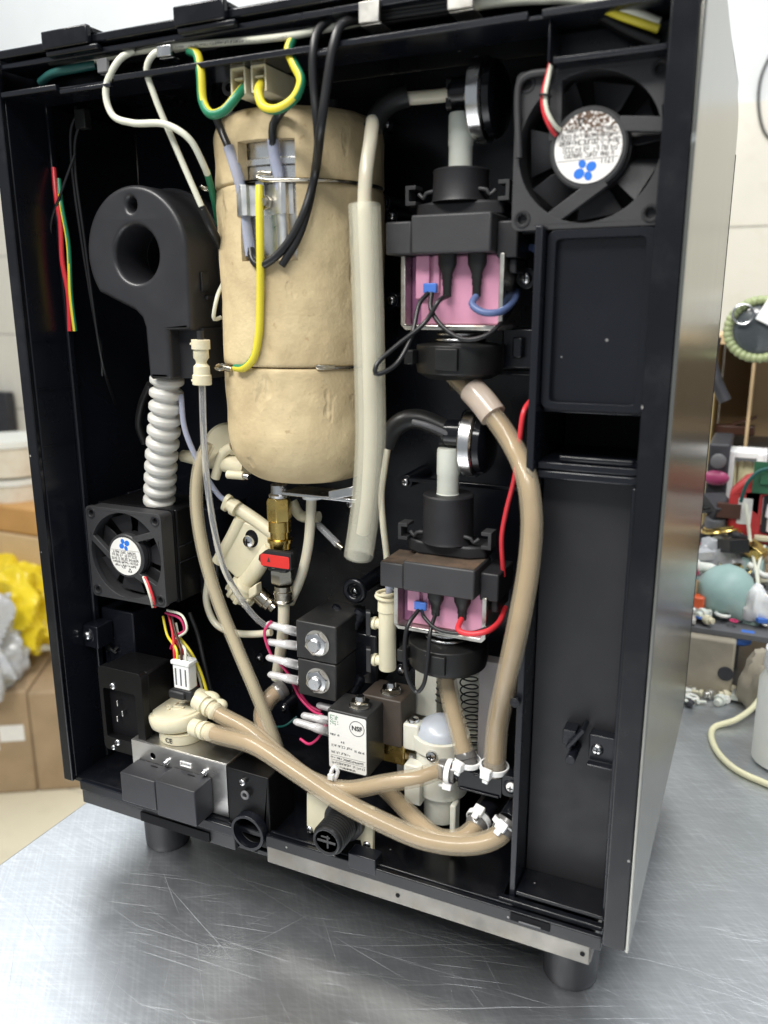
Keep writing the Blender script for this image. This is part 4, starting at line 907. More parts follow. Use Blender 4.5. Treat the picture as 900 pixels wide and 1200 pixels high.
finish('rear_shell', MB().plate([(cc_[0]+(rc+1.2)*math.cos(t)+2, cc_[1]+(rt+1.2)*math.sin(t)) for t in [i*2*math.pi/64 for i in range(64)]], [circ(hc[0], hc[1], hr, 40)], o=(0, RD, 0), d0=24.2, d1=34).box(xn0-12, xr_+3, RD+24.4, RD+36, zs_-1, zs_+16).box(xn0+2, xr_+1, RD+8, RD+34, zl_+.5, zs_+.5), M['matte'], dh, 1.0)
finish('snap_hook', MB().box(xr_+.2, xr_+1.2, RD+9, RD+15, zs_+18, zs_+27).box(xr_+.2, xr_+1.6, RD+12, RD+20, zs_+14, zs_+16), M['matte'], dh, .3)
finish('bore', MB().cyl((hc[0], RD+33.5, hc[1]), (hc[0], RD+34.2, hc[1]), hr+1, n=40), M['void'], dh)
rh_ = thing('ribbed_hose', 'pale grey ribbed drain hose rising from the small fan to the ring housing', 'hose', A(187, 598, RD+24))
pts, us = catmull([A(196, 438, RD+13), A(194, 480, RD+14), A(189, 540, RD+18), A(186, 605, RD+24)], .5)
Lh = (len(pts)-1)*.5
finish('corrugation', MB().sweep(pts, [6.5+2.3*min(1, max(0, (abs(math.sin(i*.5/Lh*math.pi*12))-.38)/.5))**.6 for i in range(len(pts))], 36), mat('pale_grey_ribbed_hose', (.60,.59,.55), .3, trans=.08, sss=.25, sssr=2, var=.05), rh_, sharp=80)
wire('black tube curving behind the ribbed hose', [A(176, 450, 52), A(166, 475, 56), A(163, 500, 58), A(170, 520, 60)], 2.2, 'rubber', cat='tube', name='tube')
# check valve
cv = thing('check_valve', 'small cream check valve shaped like a spool beside the ring housing', 'valve', A(237, 450, 14))
p0, p1 = A(235, 398, 14), A(237, 451, 14)
ax_ = (p1-p0); Lc = ax_.length
finish('body', MB().lathe(p0, ax_, [(0, 4.2), (.1, 4.4), (4.4, 4.4), (4.5, 3.6), (8.4, 3.7), (10, 2.6), (11.2, 2.6), (12.5, 3.8), (Lc-5, 4.0), (Lc-4.6, 4.5), (Lc-.3, 4.6), (Lc, 4.3)], 32), M['cream'], cv)
finish('lug', MB().obox(p0+X*-5+Z*-2, X, Z, Y, 1, .5, .5).obox(p1+X*-5+Z*2, X, Z, Y, 1, .5, .5), M['cream'], cv)
finish('stem', MB().cyl(p0, p0+Z*4, 1.6), M['matte'], cv)
# ================================================================== wires at the top and the left wall
wire('white wire falling straight from the top channel past the ring housing', [A(196, 60, 6), A(182, 62, 3), A(172, 80, 3), A(181, 112, 5), A(205, 170, 9), A(238, 246, 14)], 1.4, 'w_white', group='white wires from the top channel')
wire('dark sleeve on the end of the straight white wire', [A(236, 242, 14), A(247, 266, 17), A(258, 288, 26)], 2.0, 'rubber', cat='wire sleeve', name='wire_sleeve')
wire('white wire bending in a wide curve across the other white one', [A(157, 59, 6), A(140, 70, 3), A(124, 105, 2), A(132, 135, 2), A(155, 144, 2.4), A(195, 146, 3), A(222, 163, 6), A(238, 192, 12), A(243, 204, 16)], 1.5, 'w_white', group='white wires from the top channel')
wire('green end of the curved white wire going behind the boiler', [A(242, 200, 16), A(247, 218, 22), A(252, 240, 30), A(256, 262, 44)], 1.6, 'w_green')
wire('white loop of wire showing at the boiler edge', [A(262, 330, 40), A(254, 350, 30), A(251, 374, 30), A(259, 372, 34)], 1.0, 'w_white')
PRC = wire('long white printed cable lying in the top channel', [A(60, 86, 9), A(130, 66, 9), A(200, 55, 6), A(270, 49, 6), A(340, 42, 6), A(400, 30, 9), A(470, 18, 11)], 1.5, 'w_white', cat='cable', name='cable')
mb = MB(); random.seed(8); pa_, pb_ = A(206, 54.6, 4.5), A(336, 42.8, 4.5); U_ = (pb_-pa_).normalized()
print_row(mb, pa_+Y*-.02, U_, Z, 0, (pb_-pa_).length, 1.0, .1)
finish('printed_marks', mb, M['faint'], PRC)
wire('white cable running under the rail beside the printed one', [A(205, 58, 12), A(280, 42, 13), A(360, 28, 13), A(430, 20, 13)], 1.4, 'w_white', cat='cable', name='cable')
wire('green and yellow cable at the back of the top channel', [A(310, 46, 15), A(345, 38, 15), A(372, 24, 15), A(430, 14, 16)], 1.2, ('w_yellow', 'w_teal'), two_tone(.2, .5), n=12, cat='cable', name='cable')
wire('dark teal cable in the corner of the top channel', [A(48, 96, 9), A(62, 86, 6), A(90, 80, 6), A(112, 76, 9)], 2.0, 'w_teal', cat='cable', name='cable')
for i, (dy_, lb) in enumerate(((0, 'upper black cable along the top channel'), (5, 'middle black cable along the top channel'), (9, 'lowest black cable along the top channel'))):
    wire(lb, [A(392, 24+dy_*.5, 9), A(450, 12+dy_, 8), A(520, 2+dy_, 8), A(600, -12+dy_, 9)], 1.3, 'w_black', group='black cables along the top channel', cat='cable', name='cable')
for i, (dy_, rr_, lb) in enumerate(((3, 1.0, 'thin black lead between the thicker black cables in the top channel'), (7, 1.0, 'second thin black lead between the thicker black cables'), (12, 1.1, 'black lead lowest against the channel floor'))):
    wire(lb, [A(300+i*40, 48-i*4+dy_*.3, 11), A(380, 32+dy_*.6, 11), A(450, 14+dy_, 10), A(530, 2+dy_, 11), A(640, -14+dy_, 11)], rr_, 'w_black', group='thin black leads along the top channel', cat='cable', name='cable')
wire('grey cable lying over the black cables in the top channel', [A(225, 60, 9), A(300, 42, 10), A(380, 26, 11), A(470, 10, 11), A(560, -6, 11)], 1.2, 'lightgrey', cat='cable', name='cable')
wire('grey white cable descending towards the corner above the large fan', [A(540, 8, 9), A(600, 0, 8), A(660, -2, 7), A(720, 8, 8), A(772, 28, 12)], 2.0, 'w_white', cat='cable', name='cable')
wire('yellow wire below the grey white cable above the large fan', [A(690, 2, 10), A(722, 16, 8), A(772, 34, 11)], 1.5, 'w_yellow')
wire('thick black cable above the large fan', [A(650, 0, 13), A(700, 16, 14), A(740, 38, 13), A(772, 52, 14)], 2.2, 'w_black', cat='cable', name='cable')
wire('red wire on the inner side wall', [A(63, 197, 28), A(66, 230, 25), A(71, 262, 25), A(73, 305, 24), A(80, 345, 25), A(82, 388, 25)], 1.3, 'w_red', group='cut wires on the inner side wall')
wire('yellow wire next to the red one on the inner side wall', [A(69, 210, 28), A(72, 240, 25), A(80, 285, 25), A(83, 345, 24.5), A(88, 388, 25)], 1.2, ('w_yellow', 'w_green'), two_tone(.5, .35, .004), n=12, group='cut wires on the inner side wall')
wire('thin black wire crossing the red wire', [A(88, 180, 26), A(72, 225, 24), A(60, 262, 24), A(62, 300, 25)], .7, 'w_black')
bt = thing('tied_cable', 'pair of thin black wires tied at the top and hanging down the back', 'cable', A(120, 440, 40))
finish('wire', MB().tube([A(93, 130, 30), A(84, 148, 28), A(84, 190, 28), A(94, 270, 30), A(113, 385, 36), A(118, 405, 38), A(120, 440, 44)], .8), M['w_black'], bt)
finish('wire', MB().tube([A(97, 140, 30), A(89, 160, 28), A(88, 195, 28), A(98, 272, 30), A(119, 420, 38), A(135, 474, 60)], .8), M['w_black'], bt)
finish('tie', MB().obox(A(97, 140, 30), X, Z, Y, 3.4, 4.6, 2.4).obox(A(90, 131, 30), X, Z, Y, 1, 2.6, 1), M['rubber'], bt, .6)

# ================================================================== valves under the boiler
BD = 44
bv = thing('ball_valve', 'brass drain valve with a red lever under the boiler', 'valve', A(330, 703, BD))
p = A(327, 574, BD); zz = lambda py: A(329, py, BD).z
bx = A(328, 620, BD).x
finish('pipe', MB().cyl((p.x, BD, zz(568)), (p.x, BD, zz(584)), 4.4, n=24).lathe((p.x, BD, zz(582)), Z, [(0, 5.4), (1.2, 5.6), (2, 4.6)], 24), M['steel'], bv)
finish('union_nut', MB().hexa((bx, BD, zz(610)), Z, 6.6, zz(583)-zz(610)), M['brass'], bv, .3)
finish('brass_body', MB().lathe((bx, BD, zz(642)), Z, [(0, 5.6), (3, 5.8), (3.4, 6.6), (5.2, 6.8), (5.6, 5.2), (9, 5.2), (9.3, 6), (zz(610)-zz(642), 6)], 32), M['brass'], bv)
finish('dark_body', MB().obox((bx+1, BD, zz(655)), X, Z, Y, 6, 5.6, 6), M['matte'], bv, 1.2)
lv0, lv1, lz0, lz1 = A(302, 655, BD-11).x, A(341, 655, BD-11).x, A(320, 667, BD-11).z, A(320, 646, BD-11).z
lz0 += .6
finish('lever', MB().plate(rrect(lv0, lv1, lz0, lz1, 1.2)[:6]+[(lv0+5, lz1), (lv0+1, (lz0+lz1)/2+1.4), (lv0+.4, (lz0+lz1)/2-1), (lv0+3.4, lz0)]+rrect(lv0, lv1, lz0, lz1, 1.2)[18:], o=(0, BD-11, 0), d0=0, d1=3), M['matte'], bv, .5)
lr = finish('lever_sleeve', MB().plate(rrect(lv0+2, lv1-.8, lz0+.7, lz1-2.0, 1.2), o=(0, BD-11.5, 0), d0=0, d1=.45), M['red'], bv, .15)
finish('lever_mark', MB().plate([(lv0+6, (lz0+lz1)/2-1.4), (lv0+8, (lz0+lz1)/2-1.4), (lv0+7, (lz0+lz1)/2+1.2)], o=(0, BD-11.62, 0), d0=0, d1=.1), M['print'], lr)
finish('spindle', MB().cyl((bx, BD-8, zz(655)), (bx, BD-3, zz(655)), 3), M['nickel'], bv)
finish('push_fitting', MB().hexa((bx+.6, BD, zz(682)), Z, 6.2, zz(666)-zz(682)).lathe((bx+.8, BD, zz(704)), Z, [(0, 5.2), (.8, 5.4), (1.5, 4.8), (4, 4.8), (4.3, 5.2), (6, 5.2), (6.3, 4.7), (9, 4.7)], 28), M['nickel'], bv)
finish('drain_tube', MB().tube([Vector((bx+1, BD, zz(702))), A(332, 735, BD), A(327, 775, BD+2), A(324, 795, BD+4)], 3.1, n=18), M['milky'], bv)
# cream flow body
CD = 52
cb_ = thing('valve_body', 'cream plastic valve body of crossing tubes beside the red lever', 'valve body', A(285, 718, CD))
P_ = lambda px, py, d=CD: A(px, py, d)
finish('plate', MB().plate([XZ(277, 606, CD), XZ(318, 622, CD), XZ(322, 648, CD), XZ(302, 672, CD), XZ(278, 676, CD), XZ(258, 656, CD)], o=(0, CD, 0), d0=-2, d1=5), M['cream'], cb_, 1)
finish('tube', MB().tube([P_(270, 590), P_(296, 607), P_(330, 632)], lambda u: 3.6, n=18), M['cream'], cb_)
finish('tube', MB().tube([P_(284, 606), P_(272, 630), P_(256, 658)], lambda u: 3.8, n=18), M['cream'], cb_)
finish('tube', MB().tube([P_(318, 640), P_(300, 668), P_(282, 692)], lambda u: 4.2+1.0*u, n=20), M['cream'], cb_)
q = P_(264, 588, CD-2); U_ = (P_(274, 580)-P_(256, 594)).normalized(); N_ = (P_(290, 603)-P_(268, 589)).normalized()
W_ = N_.cross(U_).normalized(); U_ = W_.cross(N_)
finish('end_flange', MB().plate(rrect(-5, 5, -3, 3, 2.9), [circ(-2.2, 0, 1.3, 14), circ(2.2, 0, 1.3, 14)], o=q, U=U_, V=W_, N=N_, d0=0, d1=2.4).lathe(q+N_*2.5, N_, [(0, 3.6), (3, 3.6), (3.2, 4.6), (6, 4.4)], 22), M['cream'], cb_, .4)
ka = (P_(278, 703)-P_(296, 680)).normalized()
mb = MB(); kc = P_(291, 684, CD-2)
mb.lathe(kc, ka, [(0, 5), (1, 6.6), (3, 6.9), (3.4, 8), (9, 8.4), (10.5, 7.4), (11, 3)], 12)
for i in range(9):
    u, w = perp(ka); a = i*2*math.pi/9; mb.obox(kc+ka*7+(u*math.cos(a)+w*math.sin(a))*8.2, ka, u*math.cos(a)+w*math.sin(a), u*-math.sin(a)+w*math.cos(a), 3.2, .9, 1.3)
finish('ribbed_cap', mb, M['cream'], cb_, .5)
finish('cap_lug', MB().obox(P_(299, 692, CD-6), (P_(310, 684)-P_(299, 692)).normalized(), Z, Y, 3.4, 3, 3), M['cream'], cb_, .8)
finish('nickel_fitting', MB().lathe(P_(300, 692, CD), (P_(322, 716)-P_(302, 697)), [(2, 4.2), (3, 5.2), (9, 5.2), (9.6, 4.6), (12, 4.4), (12.4, 3.2), (15, 3.2)], 26), M['nickel'], cb_)
sc0 = A(292, 634, CD-3)
finish('slot_hole', MB().plate(circ(0, 0, 4.2, 28, rz=5), o=(sc0.x+1, CD-2.12, sc0.z+1.2), d0=0, d1=.1), M['void'], cb_)
phillips(cb_, (sc0.x, CD-3.4, sc0.z), 3.4)
# cream elbow behind the boiler edge
ce = thing('pipe_elbow', 'cream pipe elbow half hidden behind the lower edge of the boiler', 'pipe fitting', A(262, 556, 62))
finish('body', MB().lathe(A(268, 524, 60), Vector((.55, -.7, .25)), [(-5, 10), (-2, 13), (2, 13.4), (4, 12), (4.4, 9)], 36), M['cream'], ce)
finish('arm', MB().tube([A(214, 534, 50), A(236, 538, 50), A(262, 542, 50), A(290, 548, 50)], lambda u: 3.2+2.4*u, n=20).tube([A(252, 560, 47), A(262, 530, 47), A(272, 524, 48)], 2.6, n=14), M['cream'], ce)
finish('side_nozzle', MB().tube([A(267, 556, 38), A(280, 557, 38), A(286, 557.5, 38)], 2.2, n=16), M['cream'], ce); finish('nozzle_tip', MB().tube([A(285.5, 557.5, 38), A(292, 559, 38)], 1.6, n=14), M['steel'], ce)
# white fitting and thin bits at the other side of the brass valve
wf = thing('tube_fitting', 'pale tube fitting with a clear side tube under the boiler', 'pipe fitting', A(365, 620, 52))
finish('collar', MB().lathe(A(366, 584, 50), Z, [(0, 5), (2, 5.4), (2.2, 4.2), (5, 4.2)], 24), M['white'], wf)
finish('side_arm', MB().tube([A(342, 588, 54), A(352, 604, 54), A(374, 606, 54)], 3.0, n=16), M['cream'], wf)
finish('clear_tube', MB().tube([A(370, 612, 54), A(384, 626, 52), A(396, 638, 50)], 1.9, n=14), M['clear'], wf); finish('tube_end', MB().tube([A(395, 637, 50), A(402, 643, 49)], 1.5, n=12), M['nickel'], wf)
wire('milky tube falling from under the boiler behind the brass valve', [A(365, 582, 48), A(364, 605, 48), A(361, 640, 48), A(353, 675, 48), A(340, 706, 50)], 2.7, 'milky', cat='tube', name='tube')
# clear tubes
wire('thin clear tube dropping from the cream check valve past the flow body', [A(237, 452, 14), A(238, 490, 15), A(240, 535, 18), A(244, 575, 22), A(252, 625, 26), A(262, 665, 30), A(281, 700, 36), A(300, 724, 42), A(312, 734, 46)], 1.7, 'clear', cat='tube', name='tube')
wire('thin pale tube swinging from the ribbed hose to the cream flange', [A(212, 462, 34), A(216, 500, 34), A(226, 528, 36), A(240, 556, 42), A(258, 582, 48), A(266, 588, 50)], 1.5, 'bluish', cat='tube', name='tube')
wire('milky tube bending below the cream knob towards the valves', [A(244, 678, 50), A(242, 705, 50), A(252, 730, 50), A(272, 741, 48), A(300, 743, 46), A(318, 741, 46)], 2.0, 'milky', cat='tube', name='tube')
wire('thin milky tube hanging beside the lower pump', [A(459, 498, 46), A(452, 540, 42), A(447, 580, 40), A(449, 615, 38), A(453, 650, 38), A(456, 700, 36)], 1.6, 'milky', cat='tube', name='tube')
# ------------------------------------------------ solenoid valves
def valve(label, xl, xr, yt, yb, d, depth, nut, terms, m, group='solenoid valves'):
    xm, ym = (xl+xr)/2, (yt+yb)/2
    x0, x1 = A(xl, ym, d).x, A(xr, ym, d).x; z0, z1 = A(xm, yb, d).z, A(xm, yt, d).z
    S = thing('solenoid_valve', label, 'valve', ((x0+x1)/2, d+depth/2, z0), group)
    finish('coil_block', MB().box(x0, x1, d, d+depth, z0, z1), m, S, .8)
    if nut == 'front':
        cx, cz = (x0+x1)/2+1, (z0+z1)/2
        finish('washer', MB().cyl((cx, d-.6, cz), (cx, d-.05, cz), 6.9, n=32), M['zinc'], S)
        finish('hex_nut', MB().hexa((cx, d-.62, cz), -Y, 6.3, 2.6), M['steel'], S)
        finish('stud', MB().lathe((cx, d-1, cz), -Y, [(0, 3.7), (3.6, 3.7), (4.2, 3.1), (4.21, .1)], 24), M['steel'], S)
    else:
        cx, cy = (x0+x1)/2+nut[0], d+nut[1]
        finish('washer', MB().cyl((cx, cy, z1+.05), (cx, cy, z1+.7), 5.6, n=30), M['steel'], S)
        finish('hex_nut', MB().hexa((cx, cy, z1+.72), Z, 5.2, 2.4), M['nickel'], S)
        finish('stud', MB().lathe((cx, cy, z1+1), Z, [(0, 2.6), (3.8, 2.6), (4.6, 2.2), (4.61, .1)], 22), M['steel'], S)
    for (px0, py0, px1, py1, dd) in terms:
        p, q = A(px0, py0, dd), A(px1, py1, dd); D = (q-p).normalized(); L_ = (q-p).length
        u = Y; w = D.cross(u)
        mb = MB(); prof = [(0, 1.2, 1.5), (.06, 1.9, 1.9), (.4, 2.1, 2.0), (.52, 2.0, 2.3), (.6, 2.5, 2.4), (.97, 2.5, 2.4), (1.0, 2.0, 2.0)]
        vs, fs = [], []
        for t, a, b in prof:
            for j in range(12):
                an = 2*math.pi*j/12; vs.append(p+D*(L_*t)+u*b*math.cos(an)+w*a*math.sin(an))
        for i in range(len(prof)-1):
            for j in range(12): fs.append((i*12+j, i*12+(j+1)%12, (i+1)*12+(j+1)%12, (i+1)*12+j))
        fs += [tuple(range(11, -1, -1)), tuple(range(60, 72))]
        ts = finish('terminal_sleeve', mb.add(vs, fs), M['sleeve'], S)
        finish('spade_terminal', MB().obox(p+D*(L_*.72), D, u, w, L_*.3, 1.9, .6).cyl(p+D*(L_*.1), p+D*(L_*.5), 1.1).lathe(p+D*(L_*.4), D, [(0, 1.1), (1, 1.7), (4, 1.7), (4.4, 1.2)], 12), M['satin'], ts)
    return S, (x0, x1, z0, z1)
M['sleeve'] = mat('clear_terminal_sleeve', (.85,.83,.82), .15, trans=.7, sss=.1, sssr=1, ior=1.3, coat=.3)
M['sleeve'] = mat('clear_terminal_sleeve_wall', (.9,.88,.88), .1, alpha=.42, coat=.6)
vb = mat('black_coil_block', (.02,.02,.02), .42, bump=.05, bscale=900, var=.2, dirt=(.07,.06,.05), dirt_amt=.4, dirt_scale=120)
vbr = mat('brownish_coil_block', (.055,.043,.034), .5, bump=.06, bscale=700, var=.2, dirt=(.10,.07,.045), dirt_amt=.5, dirt_scale=90)
VD = 30
valve('topmost solenoid valve with a hex nut on its front below the ball valve', 347, 394, 731, 775, VD, 34, 'front', ((313, 731, 350, 741, 34), (313, 752, 350, 757, 34)), vb)
valve('second solenoid valve with a hex nut on its front stacked below the topmost one', 349, 394, 776, 818, VD, 34, 'front', ((313, 770, 351, 780, 32), (315, 790, 351, 798, 32)), vb)
vl, (lx0, lx1, lz0_, lz1_) = valve('solenoid valve carrying the white approval label', 384, 431, 836, 906, 18, 20, (2.5, 9.5), ((345, 845, 387, 858, 24), (354, 838, 388, 846, 30)), vb)
valve('brownish solenoid valve behind the labelled one', 424, 470, 818, 872, 36, 20, (2.0, 8), ((372, 826, 412, 836, 38), (398, 818, 428, 824, 44)), vbr)
st_ = finish('label_sticker', MB().plate(rrect(lx0+.8, lx1-.8, lz0_+1.2, lz1_-1.2, 1.2), o=(0, 17.86, 0), d0=0, d1=.1), M['label'], vl)
lw, lh = lx1-lx0, lz1_-lz0_
text('NSF', 3.4, (lx0+lw*.74, 17.8, lz1_-lh*.22), X, Z, M['print'], st_, lift=.08, bold=.09)
finish('print_ring', MB().ring((lx0+lw*.74, 17.84, lz1_-lh*.22), Y, 4.0, .16, 36, 6), M['print'], st_)
mb = MB(); random.seed(3)
for i in range(7):
    for j in range(9):
        if random.random() < .62: mb.box(lx0+1.7+i*.68, lx0+1.7+i*.68+.5, 17.78, 17.84, lz1_-2.6-j*.62-.45, lz1_-2.6-j*.62)
finish('green_print', mb, M['greenlogo'], st_)
text('4 8', 1.6, (lx0+lw*.38, 17.8, lz1_-lh*.50), X, Z, M['print'], st_, lift=.05)
mb = MB()
for r_, (zf, a_, b_, h_) in enumerate(((.40, .08, .3, .9), (.58, .1, .62, 1.1), (.60, .68, .95, .9), (.69, .1, .6, 1.1), (.785, .08, .92, 1.0), (.87, .1, .95, 1.1), (.93, .3, .7, .8))):
    print_row(mb, Vector((lx0, 17.81, lz1_-lh*zf)), X, Z, lw*a_, lw*b_, h_, .085)
for zf in (.745, .825): mb.box(lx0+lw*.08, lx0+lw*.94, 17.78, 17.84, lz1_-lh*zf-.06, lz1_-lh*zf+.06)
finish('small_print', mb, M['print'], st_)
# valve mounting block behind
hp('valve_bracket', MB().pbox(398, 442, 742, 800, 52, 30), 'gloss', 1)
for px, py, d_ in ((398, 711, 56), (424, 716, 56), (424, 792, 54)):
    c = A(px, py, d_); hp('hose_barb', MB().lathe(c, Vector((-.35, -.3, -.9)), [(0, 3.6), (2, 3.8), (2.2, 3.2), (5, 3.3), (5.2, 2.8), (10, 2.8)], 20), 'wallblack', .1)
hp('screw_lug', MB().ring(A(416, 692, 56), Y, 5.2, 1.8, 28, 10), 'gloss', 0)
brs = A(458, 880, 40); hp('brass_base', MB().pbox(448, 474, 868, 895, 40, 16), 'brass', .8)
wire('crimson wire linking the upper terminals of the stacked valves', [A(318, 728, 33), A(310, 740, 32), A(313, 756, 32), A(318, 768, 33)], .8, 'w_crimson', group='crimson wires of the valves')
wire('crimson wire running down from the stacked valves towards the labelled valve', [A(322, 771, 33), A(338, 790, 36), A(352, 818, 40), A(368, 834, 36), A(378, 838, 34)], .8, 'w_crimson', group='crimson wires of the valves')
wire('crimson wire beside it reaching the lower terminals', [A(328, 772, 36), A(345, 800, 40), A(362, 826, 42), A(376, 834, 42)], .8, 'w_crimson', group='crimson wires of the valves')
wire('crimson wire below the labelled valve terminals', [A(352, 866, 30), A(362, 872, 28), A(372, 866, 28), A(382, 850, 28)], .8, 'w_crimson', group='crimson wires of the valves')
wire('teal wire low on the rear wall behind the hoses', [A(318, 852, 70), A(335, 850, 66), A(348, 840, 70)], .7, 'w_teal')
solo('spade_terminal', MB().obox(A(396, 868, 26), Vector((.95,0,-.3)), Z, Y, 5, 2.4, .4) , M['steel'], 'bare spade terminal poking out below the clear sleeves', 'terminal', bevel=.2)
# cream tee
td = 34
te = thing('tee_connector', 'slim cream tee with two side arms beside the lower pump', 'pipe fitting', A(455, 785, td))
ex = A(454, 735, td).x; zt_e, zb_e = A(454, 696, td).z, A(454, 784, td).z
finish('body', MB().lathe((ex, td, zb_e), Z, [(0, 4), (.6, 4.3), (zt_e-zb_e-9, 4.3), (zt_e-zb_e-8.6, 4.8), (zt_e-zb_e-3, 4.6), (zt_e-zb_e, 3.2)], 28), M['cream'], te)
finish('snap_ring', MB().ring((ex-.5, td, zt_e-1.5), Vector((.12, 0, 1)), 5.0, .9, 32, 8).ring((ex-.5, td, zt_e+.6), Vector((-.1, 0, 1)), 4.8, .7, 32, 8), M['cream'], te)
for py in (731, 774):
    z_ = A(445, py, td).z
    finish('side_arm', MB().cyl((ex-9, td, z_), (ex-3, td, z_), 2.5, n=20).lathe((ex-7.5, td, z_), X, [(0, 3.2), (1.4, 3.2)], 20), M['cream'], te)
    solo('hose_clip', MB().plate(rrect(-2.4, 2.4, -6.5, 6.5, 1.5), [circ(0, -4, 1, 10), circ(0, 0, 1, 10), circ(0, 4, 1, 10)], o=(ex-10, td-1, z_), U=(Y*.9-X*.43).normalized(), V=Z, N=X, d0=-1.2, d1=1.2), M['matte'], ('upper' if py < 750 else 'lower')+' dark perforated clip on the arm of the cream tee', 'clip', 'clips on the cream tee', .3)
wire('bluish tube end standing in the top of the cream tee', [A(457, 668, 30), A(456.5, 690, 33), A(455, 706, 34)], 1.9, 'bluish', cat='tube', name='tube')

# ================================================================== metal module, buttons and the cream vibration pump
MD = 6
ym_ = 905; x0, x1 = A(157, 905, MD).x, A(266.5, 930, MD).x; z1 = A(212, 882, MD).z; z0 = A(212, 962, MD).z
zl = A(157, 868, MD).z; zr = A(266.5, 896, MD).z
mm = thing('control_module', 'brushed metal box with a socket and holes in its face', 'metal box', ((x0+x1)/2, MD+12, 2))
z1 = (zl+zr)/2
pj = A(218, 896, MD)
finish('casing', MB().plate([(x0, 2.2), (x1, 2.2), (x1, z1), (x0, z1)], [circ(A(179, 886, MD).x, A(179, 886, MD).z, 1.9, 22), [(pj.x-4, pj.z-1.6), (pj.x+4, pj.z-1.6), (pj.x+4, pj.z+1.6), (pj.x-4, pj.z+1.6)]], o=(0, MD, 0), d0=0, d1=.8).box(x0, x1, MD+.8, MD+27, z1-.8, z1).box(x0, x0+.8, MD+.8, MD+27, 2.2, z1-.8).box(x1-.8, x1, MD+.8, MD+27, 2.2, z1-.8), mat('satin_aluminium', (.62,.61,.59), .36, 1, rvar=.1, vscale=60, bump=.02, bscale=800), mm, .4)
finish('interior', MB().box(x0+1.2, x1-1.2, MD+2, MD+24, 3, z1-1.4), M['void'], mm)
finish('usb_port', MB().plate([(pj.x-3.7, pj.z-1.4), (pj.x+3.7, pj.z-1.4), (pj.x+3.7, pj.z+1.4), (pj.x-3.7, pj.z+1.4)], [[(pj.x-3.2, pj.z-1.0), (pj.x+3.2, pj.z-1.0), (pj.x+3.2, pj.z+1.0), (pj.x-3.2, pj.z+1.0)]], o=(0, MD-.5, 0), d0=0, d1=2).box(pj.x-2.6, pj.x+2.6, MD, MD+1.5, pj.z, pj.z+.7), M['white'], mm, .1)
for px, py in ((195.5, 893), (240, 905)):
    c = A(px, py, MD); finish('standoff', MB().lathe((c.x, MD-.02, c.z), -Y, [(0, 2), (.5, 2), (.6, 1.3), (2.6, 1.3), (2.61, .5)], 8).box(c.x-.8, c.x+1.6, MD-1.4, MD-.6, c.z-1.2, c.z-.4), M['steel'], mm, .15)
for k, (pa, pb, ya, yb, lb) in enumerate(((142, 182, 911, 944, 'square black push button beside the power inlet'), (183, 229, 922, 962, 'square black push button nearest the drain sleeve'))):
    d_ = -9
    xa, xb = A(pa, (ya+yb)/2, d_).x, A(pb, (ya+yb)/2, d_).x; za, zb = A((pa+pb)/2, ya, d_).z, A((pa+pb)/2, yb, d_).z
    bt_ = thing('push_button', lb, 'button', ((xa+xb)/2, 0, zb), 'push buttons on the metal box')
    finish('cap', MB().box(xa+.25, xb-.25, d_, MD-.1, zb, za), M['button'] if 'button' in M else M['grey'], bt_, .6)
    finish('slot_mark', MB().box((xa+xb)/2-.5, (xa+xb)/2+4, MD-3.4, MD-2.6, za+.02, za+.16), M['void'], bt_)
hp('button_recess', MB().box(A(165, 960, 0).x, A(245, 980, 0).x, .05, 1.2, -12, -6.5), 'void', 0)
vp = thing('flow_meter', 'round cream flow meter with two spouts on top of the metal box', 'flow meter', A(213, 858, 20))
vc = A(214, 850, 22); vx, vy = vc.x, 24
zb_ = z1+.2
rdisc = 17.0
finish('base', MB().lathe((vx, vy-2, zb_), Z, [(0, 12.6), (.6, 13), (5.6, 13), (6.2, 13.5)], 44), M['cream'], vp)
finish('disc', MB().lathe((vx-2.5, vy, zb_+6.4), Vector((-.10, -.02, 1)), [(0, 14.5), (1.6, 16.4), (4.4, rdisc), (7.6, rdisc), (8.6, 16.4), (8.7, 14.6), (9.6, 14.2), (9.8, .5)], 52), M['cream'], vp)
finish('top_ribs', MB().obox((vx-4, vy-2, zb_+16.4), (X-Z*-.1).normalized(), Y, Z, 6, .8, .6).obox((vx-6, vy-2, zb_+16.2), Y, X, Z, 4.5, .8, .6).lathe((vx-3, vy, zb_+15), Vector((-.1, 0, 1)), [(0, 5.5), (1.6, 5.2), (1.7, 3.8), (1.2, 3.6)], 28), M['cream'], vp, .3)
n1_ = A(250, 832, 14); n2_ = A(246, 858, 8)
u1 = (A(262, 842, 13)-A(238, 826, 15)).normalized(); u2 = (A(262, 862, 7)-A(230, 852, 9)).normalized()
finish('spout', MB().lathe(n1_-u1*12, u1, [(0, 5), (6, 5), (6.3, 4), (8, 4), (8.2, 5), (10, 5.2), (10.3, 4.2), (12.6, 4.2), (12.8, 4.9), (14, 4.6), (15, 3.4)], 26), M['cream'], vp)
finish('spout', MB().lathe(n2_-u2*12, u2, [(0, 4.6), (5, 4.6), (5.3, 3.8), (7, 3.8), (7.2, 4.9), (9.2, 5), (9.5, 4), (11.6, 4), (11.8, 4.7), (13, 4.4), (14, 3.4)], 26), M['cream'], vp)
finish('moulded_lumps', MB().sphere(A(246, 818, 22), 4.5, sc=(1.4, 1, .8)).sphere(A(258, 826, 20), 3.6, sc=(1.2, 1, .9)).sphere(A(232, 812, 26), 4, sc=(1.5, 1, .6)), M['cream'], vp)
text('CE', 3.9, (vx+.8, vy-2-13.1, zb_+3.0), X, Z, M['print'], vp, lift=.2, bold=.06)
